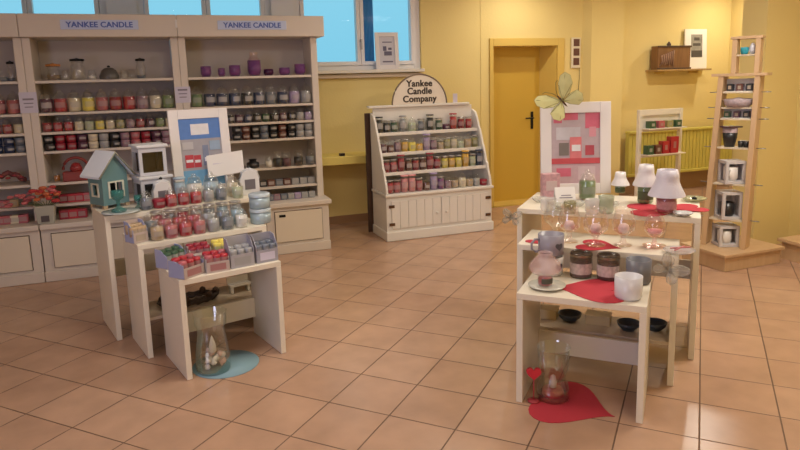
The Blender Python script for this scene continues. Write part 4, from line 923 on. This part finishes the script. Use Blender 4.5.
# ------------------------------------------------------------------ butterflies
def butterfly(o, rot, s, label, m, vein, body, legs=None):
    t = thing('butterfly_ornament', label, 'butterfly ornament', o); t.rotation_euler = rot
    def wing(pts, side, name, fold):
        n = len(pts); c = (sum(p[0] for p in pts)/n, sum(p[1] for p in pts)/n)
        vs = []
        for th in (-.003, .003):
            for (x, z) in pts: vs.append((side*x*s*math.cos(fold), -x*s*math.sin(fold)+th, z*s))
            vs.append((side*c[0]*s*math.cos(fold), -c[0]*s*math.sin(fold)+th+(.012*s/.2 if th > 0 else -.012*s/.2), c[1]*s))
        fs = []
        for i in range(n):
            j = (i+1) % n; fs += [(i, j, n), (n+1+j, n+1+i, 2*n+1), (i, n+1+i, n+1+j, j)]
        wb = MB().add(vs, fs, 0).build(name, m, t)
        vb = MB()
        for k in range(0, n, 2):
            x, z = pts[k]; vb.tube([(side*.02*s, -.006, .0), (side*x*s*.92*math.cos(fold), -x*s*.92*math.sin(fold)-.007, z*s*.92)], .0015, 4)
        vb.tube([(side*x*s*math.cos(fold), -x*s*math.sin(fold)-.001, z*s) for x, z in pts], .002, 4, closed=True)
        vb.build('wing_vein', vein, wb)
    up_ = [(.02, .02), (.12, .30), (.35, .62), (.62, .80), (.85, .78), (.92, .55), (.78, .28), (.45, .06)]
    lo_ = [(.03, -.02), (.40, .02), (.70, -.05), (.76, -.30), (.62, -.52), (.38, -.55), (.16, -.30)]
    for side in (-1, 1):
        wing(up_, side, 'upper_wing', .35); wing(lo_, side, 'lower_wing', .25)
    MB().lathe([(0, -.32*s), (.035*s, -.2*s), (.045*s, 0), (.05*s, .12*s), (.03*s, .2*s), (.035*s, .25*s), (0, .3*s)], n=10).build('body', body, t)
    for side in (-1, 1):
        MB().tube([(side*.02*s, 0, .28*s), (side*.10*s, -.02, .50*s), (side*.28*s, -.03, .72*s), (side*.40*s, -.03, .74*s)], .002, 5).build('antenna', vein, t)
    return t
butterfly((2.387, 3.493, 1.411), (R(-4), R(-42), R(-25)), .16, 'large pale yellow-green butterfly clipped on the pink poster corner', mat('wing_yellow', (.66, .64, .30), .6, var=.15, vscale=20), mat('vein_olive', (.28, .25, .08), .6), mat('butterfly_body', (.10, .05, .03), .7))
WP = frosted('pearl_wing', (.62, .58, .48), .30); WV = mat('pearl_vein', (.46, .42, .34), .4)
p = (1.864, 3.227, 0.752); butterfly(p, (0, R(10), RF.a+R(20)), .065, 'small pearly wire butterfly clipped to the edge of tallest table', WP, WV, WV)
p = (2.178, 2.306, 0.646); butterfly(p, (0, R(40), RF.a+R(10)), .085, 'pearly wire butterfly clipped to the middle table corner behind the mugs', WP, WV, WV)

# ------------------------------------------------------------------ wooden display tower
t = thing('display_tower', 'tall light wood ladder display tower on a wide plinth, holding boxed mugs', 'display stand', (4.30, 3.93, 0), R(-61))
FW, FD = .150, .075       # half width between posts, half depth
H5 = 1.53
pb = MB().box(4.06, 4.66, 3.70, 4.145, .001, .118); pb.v = [tuple(Matrix.Rotation(R(61), 4, 'Z') @ (Vector(v)-Vector((4.30, 3.93, 0)))) for v in pb.v]; pb.build('plinth', TAN, t, .003)
pb = MB().box(4.04, 4.68, 3.68, 4.15, .119, .142); pb.v = [tuple(Matrix.Rotation(R(61), 4, 'Z') @ (Vector(v)-Vector((4.30, 3.93, 0)))) for v in pb.v]; pb.build('plinth_top', TAN, t, .003)
def slant(x0, x1, z0, z1, hw, d):      # a post whose top leans in
    return MB().prism([(x0-hw, z0), (x0+hw, z0), (x1+hw, z1), (x1-hw, z1)], -d, d, axis='y')
LX = lambda z: -FW+.07*(z-.143)/(H5-.143)
RX_ = lambda z: FW+.03*(z-.143)/(H5-.143)
slant(-FW, LX(H5), .143, H5-.0005, .020, FD).build('upright', TAN, t, .002)
slant(FW, RX_(H5), .143, H5-.0005, .020, FD).build('upright', TAN, t, .002)
for x in (.0, .165): MB().box(x-.018, x+.018, -.05, .05, H5+.0225, 1.815).build('upper_upright', TAN, t, .002)
MB().box(-.15, .25, -FD-.01, FD+.01, H5, H5+.022).build('middle_plate', TAN, t, .002)
MB().box(-.03, .195, -.055, .055, 1.8155, 1.837).build('top_plate', TAN, t, .002)
TS = [.375, .67, .965, 1.197, 1.286, 1.409]
MX = lambda z: (LX(z)+RX_(z))/2
for z in TS:
    MB().box(LX(z)+.024, RX_(z)-.024, -FD+.005, FD-.005, z-.012, z).build('shelf', mat('tower_shelf', (.66, .56, .42), .5), t, .001)
    for x0, x1 in ((LX(z)-.022, LX(z)-.09), (RX_(z)+.022, RX_(z)+.09)): MB().tube([(x0, 0, z-.005), (x1, 0, z-.005)], .004, 6).build('pin', mat('grey_metal', (.35, .35, .38), .3, metal=.8), t)
MB().box(.0185, .1465, -.045, .045, 1.685, 1.697).build('shelf', mat('tower_shelf', (.66, .56, .42), .5), t, .001)
TF = Frame((4.30, 3.93), -61)
def mug_box(z, s, label, dark=False, h=.15):
    t = thing('boxed_mug', label, 'boxed mug', TF(MX(z), 0, z), TF.a+R(38), 'boxed mugs on the wooden tower')
    g = mat('box_grey_white', (.62, .59, .60), .6); w = .078; f = .022
    mb = MB().box(-w, w, -w, w, .001, f).box(-w, w, -w, w, h-f, h)
    for x in (-w+f/2, w-f/2):
        for y in (-w+f/2, w-f/2): mb.box(x-f/2, x+f/2, y-f/2, y+f/2, f, h-f)
    mb.box(-w+f, w-f, w-.004, w, f, h-f).box(w-.004, w, -w+f, w-f, f, h-f)
    mb.build('box_body', g, t)
    mm_ = wax_mat('black') if dark else mat('boxed_mug_white', (.78, .74, .70), .3)
    k = min((h-2*f)/.105, 1.12)
    MB().lathe([(0, .0), (.040*k, .0), (.048*k, .02*k), (.048*k, .100*k), (.043*k, .100*k), (.040*k, .02*k), (0, .01)], c=(-.012, -.012, f+.0005), n=22).build('mug_in_box', mm_, t)
    MB().tube([(-.03, -.05, f+.02), (-.045, -.066, f+.04*k), (-.045, -.066, f+.07*k), (-.03, -.05, f+.088*k)], .006, 6).build('mug_handle', mm_, t)
mug_box(.1435, 0, 'open grey-white box with a white mug at the bottom of the wooden tower', h=.175)
mug_box(.3755, 0, 'tallest open grey-white box on the tower, with a dark mug inside', True, .225)
mug_box(.6705, 0, 'open grey-white box with white mug above the box with dark mug', h=.185)
t = thing('dark_mug', 'black mug with a pale rim on the tower shelf', 'mug', TF(-.008, 0, .9655), 0)
MB().lathe([(0, .001), (.038, .001), (.052, .075), (.056, .115), (.050, .115), (.04, .02), (0, .01)], n=24).build('cup', wax_mat('black'), t)
MB().lathe([(.0555, .1155), (.056, .155), (.050, .155), (.05, .1155)], n=24).build('rim', mat('pale_rim', (.50, .38, .40), .4), t)
MB().box(-.065, .065, -.06, .06, .156, .166).build('lid', mat('lid_dark', (.10, .05, .06), .5), t)
t = thing('votive_tray', 'small white tray holding two dark votives beside the black mug', 'votive card', TF(.099, 0, .9655), TF.a)
MB().box(-.036, .036, 0, .045, 0, .05).build('card_tray', PAPER, t); 
for x in (-.020, .020): MB().lathe([(0, 0), (.017, 0), (.022, .05), (0, .05)], c=(x, -.022, .001), n=12).build('votive', wax_mat('black'), t)
def votive_strip(o, rz, w, cols, label, group, back=.09, n=None, h=.05, r=.026, cols2=None):
    t = thing('votive_display_card', label, 'votive card', o, rz, group)
    MB().box(-w, w, .026, .030, 0, back).box(-w, w, -.028, .0255, 0, .004).build('card_tray', PAPER, t)
    k = len(cols)
    for i, c in enumerate(cols):
        x = -w+(2*i+1)*w/k
        MB().box(x-r, x+r, -.022, .022, .0045, h).build('votive_box', wax_mat(c), t, .002)
        MB().box(x-r*.5, x+r*.5, -.0235, -.0223, .018, h-.014).build('label', LBL['tan'], t)
votive_strip(TF(.045, 0, TS[5]+.0005), TF.a, .105, ['black', 'brown', 'black'], 'white card of three dark square votives, upper one on the tower', 'votive cards on the tower', back=.10, h=.060, r=.023)
votive_strip(TF(.035, 0, TS[3]+.0005), TF.a, .105, ['forest', 'plum', 'black'], 'white card of three dark square votives under the grey basket', 'votive cards on the tower', back=.075, h=.055, r=.023)
t = thing('round_basket', 'grey mottled shallow basket on the tower between two votive cards', 'basket', TF(MX(TS[4]), -.01, TS[4]+.0005), TF.a)
MB().lathe([(0, .001), (.078, .001), (.098, .02), (.108, .060), (.102, .066), (.090, .02), (0, .012)], n=28).build('basket_body', mat('mottled_grey', (.46, .37, .40), .8, var=.5, vscale=50, bump=.5, bscale=80), t)
MB().lathe([(0, .012), (.085, .02), (.098, .056), (0, .078)], n=20).build('dried_filling', mat('dried_grey', (.48, .40, .42), .9, var=.6, vscale=70, bump=.9, bscale=90), t)
t = thing('small_lantern', 'teal glass votive on the top shelf of the wooden tower', 'votive cup', TF(.062, 0, 1.6975))
MB().lathe([(0, 0), (.022, 0), (.030, .02), (.030, .055), (.025, .055), (.024, .02), (0, .01)], n=22).build('cup', mat('bright_teal', (.03, .32, .42), .3), t)
t = thing('ornament', 'white ceramic shell beside the teal votive on the tower', 'ornament', TF(.118, -.002, 1.6975))
MB().lathe([(0, 0), (.016, .0), (.024, .03), (.021, .06), (.010, .085), (0, .09)], n=18).build('shell_body', mat('shell_ceramic', (.62, .62, .68), .35), t)

# ------------------------------------------------------------------ white rack in the alcove
t = thing('candle_rack', 'narrow white rack with two rows of small votives before the radiator', 'display rack', (5.354, 6.25, 0))
w = 6.020-5.354
for x in (0, w-.045): MB().box(x, x+.045, -.015, .03, .001, 1.145).build('upright', WHITE, t, .003)
for z0, z1 in ((1.075, 1.145), (.88, .925), (.565, .61), (.20, .24)): MB().box(.0455, w-.0455, -.012, .01, z0, z1).build('crossbar', WHITE, t, .002)
MB().box(.0455, w-.0455, .0105, .02, .926, 1.0745).build('backing_panel', WHITE, t)
for z0 in (.926, .611): MB().box(.0455, w-.0455, -.14, -.0125, z0-.014, z0-.001).build('shelf', WHITE, t, .002)
RX = t.location.x
for k, (c, x) in enumerate(zip(['forest', 'rose', 'olive', 'forest'], (.10, .23, .36, .49))):
    q = thing('votive_box', '%s votive box, %s on the upper row of the white rack' % (CN(c), ORD[k]), 'votive box', (RX+x+.02, 6.17, .9255), 0, 'votive boxes on the white rack')
    MB().box(-.045, .045, -.04, .04, .001, .085).build('box_body', wax_mat(c), q, .003); MB().box(-.02, .02, -.042, -.0405, .025, .06).build('label', LBL[c], q)
for k, (c, x, h, wd) in enumerate((('forest', .10, .11, .045), ('brown', .22, .11, .045), ('red', .33, .15, .05), ('red', .46, .20, .06))):
    q = thing('votive_box', ['dark green votive box on the lower row of the white rack', 'brown votive box on the lower row of the white rack', 'bright red votive box on the lower row beside the brown one', 'tallest red box on the lower row of the white rack'][k], 'votive box', (RX+x, 6.17, .6105), 0, 'votive boxes on the white rack')
    MB().box(-wd, wd, -.04, .04, .001, h).build('box_body', wax_mat(c), q, .003); MB().box(-.02, .02, -.042, -.0405, h*.3, h*.7).build('label', LBL[c], q)

# ------------------------------------------------------------------ on the far wall
t = thing('wall_shelf', 'thin wooden wall shelf carrying the brown crate and white picture', 'wall shelf', (5.96, YB-.001, 1.60))
MB().box(0, .90, -.22, 0, 0, .022).build('board', wood('honey_wood', (.50, .32, .12), (.36, .2, .07)), t, .003)
for x in (.15, .72): MB().box(x, x+.02, -.16, -.0, -.03, -.0005).build('bracket', YTRIM, t, .002)
t = thing('wooden_crate', 'brown wooden crate picture with carved relief lying on the wall shelf', 'wooden box', (6.01, YB-.03, 1.6225))
MB().box(0, .53, -.14, -.01, .001, .30).build('crate_body', wood('crate_brown', (.30, .15, .06), (.12, .05, .02), 1.2), t, .006)
MB().box(-.01, .54, -.15, -.1405, .0, .022).box(-.01, .54, -.15, -.1405, .278, .301).build('crate_rail', DKWOOD, t, .003)
mb = MB()
for k in range(7): mb.tube([(.03+.035*k, -.146, .04+.02*(k % 2)), (.06+.03*k, -.152, .10+.014*k), (.05+.033*k, -.147, .18+.010*k)], .010, 6)
mb.build('carved_relief', mat('relief_tan', (.34, .20, .13), .7), t)
o = MB().lathe([(0, 0), (.026, .004), (.030, .02), (.015, .045), (0, .06)], n=12).build('wooden_bird', DKWOOD); o.location = (6.25, YB-.09, 1.924)
tag(o, 'tiny dark knob figure standing on top of the brown crate', 'figurine')
t = thing('framed_picture', 'white framed black and white winter picture leaning at the crate end', 'framed picture', (6.555, YB-.05, 1.6225)); t.rotation_euler = (R(-3), 0, 0)
w, h = .37, .52
MB().box(0, w, -.02, 0, 0, h).build('mount', mat('frame_bright_white', (.84, .80, .72), .5), t, .003)
MB().box(.10, .29, -.0225, -.0205, .15, .45).build('photo_print', mat('photo_grey', (.28, .26, .22), .6, var=.6, vscale=12), t)
MB().box(.105, .285, -.0240, -.0228, .155, .24).box(.13, .26, -.0240, -.0228, .30, .335).box(.15, .24, -.0240, -.0228, .37, .41).build('photo_dark_shapes', mat('photo_dark', (.07, .06, .05), .6), t)
t = thing('photo_strip', 'narrow white hanging strip with three dark brown squares beside the door', 'wall hanging', (4.80, YB-.022, 1.67))
MB().box(0, .13, 0, .006, 0, .37).build('strip', mat('strip_white', (.74, .66, .50), .6), t)
for k in range(3): MB().box(.03, .115, -.003, -.0003, .035+.115*k, .13+.115*k-.008).build('dark_square', mat('square_brown', (.13, .05, .03), .6), t)
MB().tube([(.12, .003, -.001), (.125, .003, -.12), (.11, .003, -.30)], .003).build('cord', BLACK, t)
# framed card on the window sill
t = thing('framed_card', 'small white framed card with a dark emblem on the window sill', 'framed card', (2.235, 6.80, 1.7005)); t.rotation_euler = (R(-4), 0, 0)
w, h = .27, .40; b = .045
MB().box(0, b, -.015, 0, 0, h).box(w-b, w, -.015, 0, 0, h).box(b, w-b, -.015, 0, 0, b).box(b, w-b, -.015, 0, h-b, h).build('frame', mat('frame_cream', (.76, .72, .74), .5), t, .002)
MB().box(b, w-b, -.006, -.001, b, h-b).build('card', mat('card_lavender', (.60, .58, .66), .6), t)
MB().box(.09, .13, -.008, -.0062, .20, .25).box(.10, .19, -.008, -.0062, .15, .195).box(.15, .19, -.008, -.0062, .21, .235).box(.08, .20, -.008, -.0062, .075, .09).box(.085, .195, -.008, -.0062, .29, .30).build('printed_emblem', mat('emblem_ink', (.13, .12, .20), .6), t)
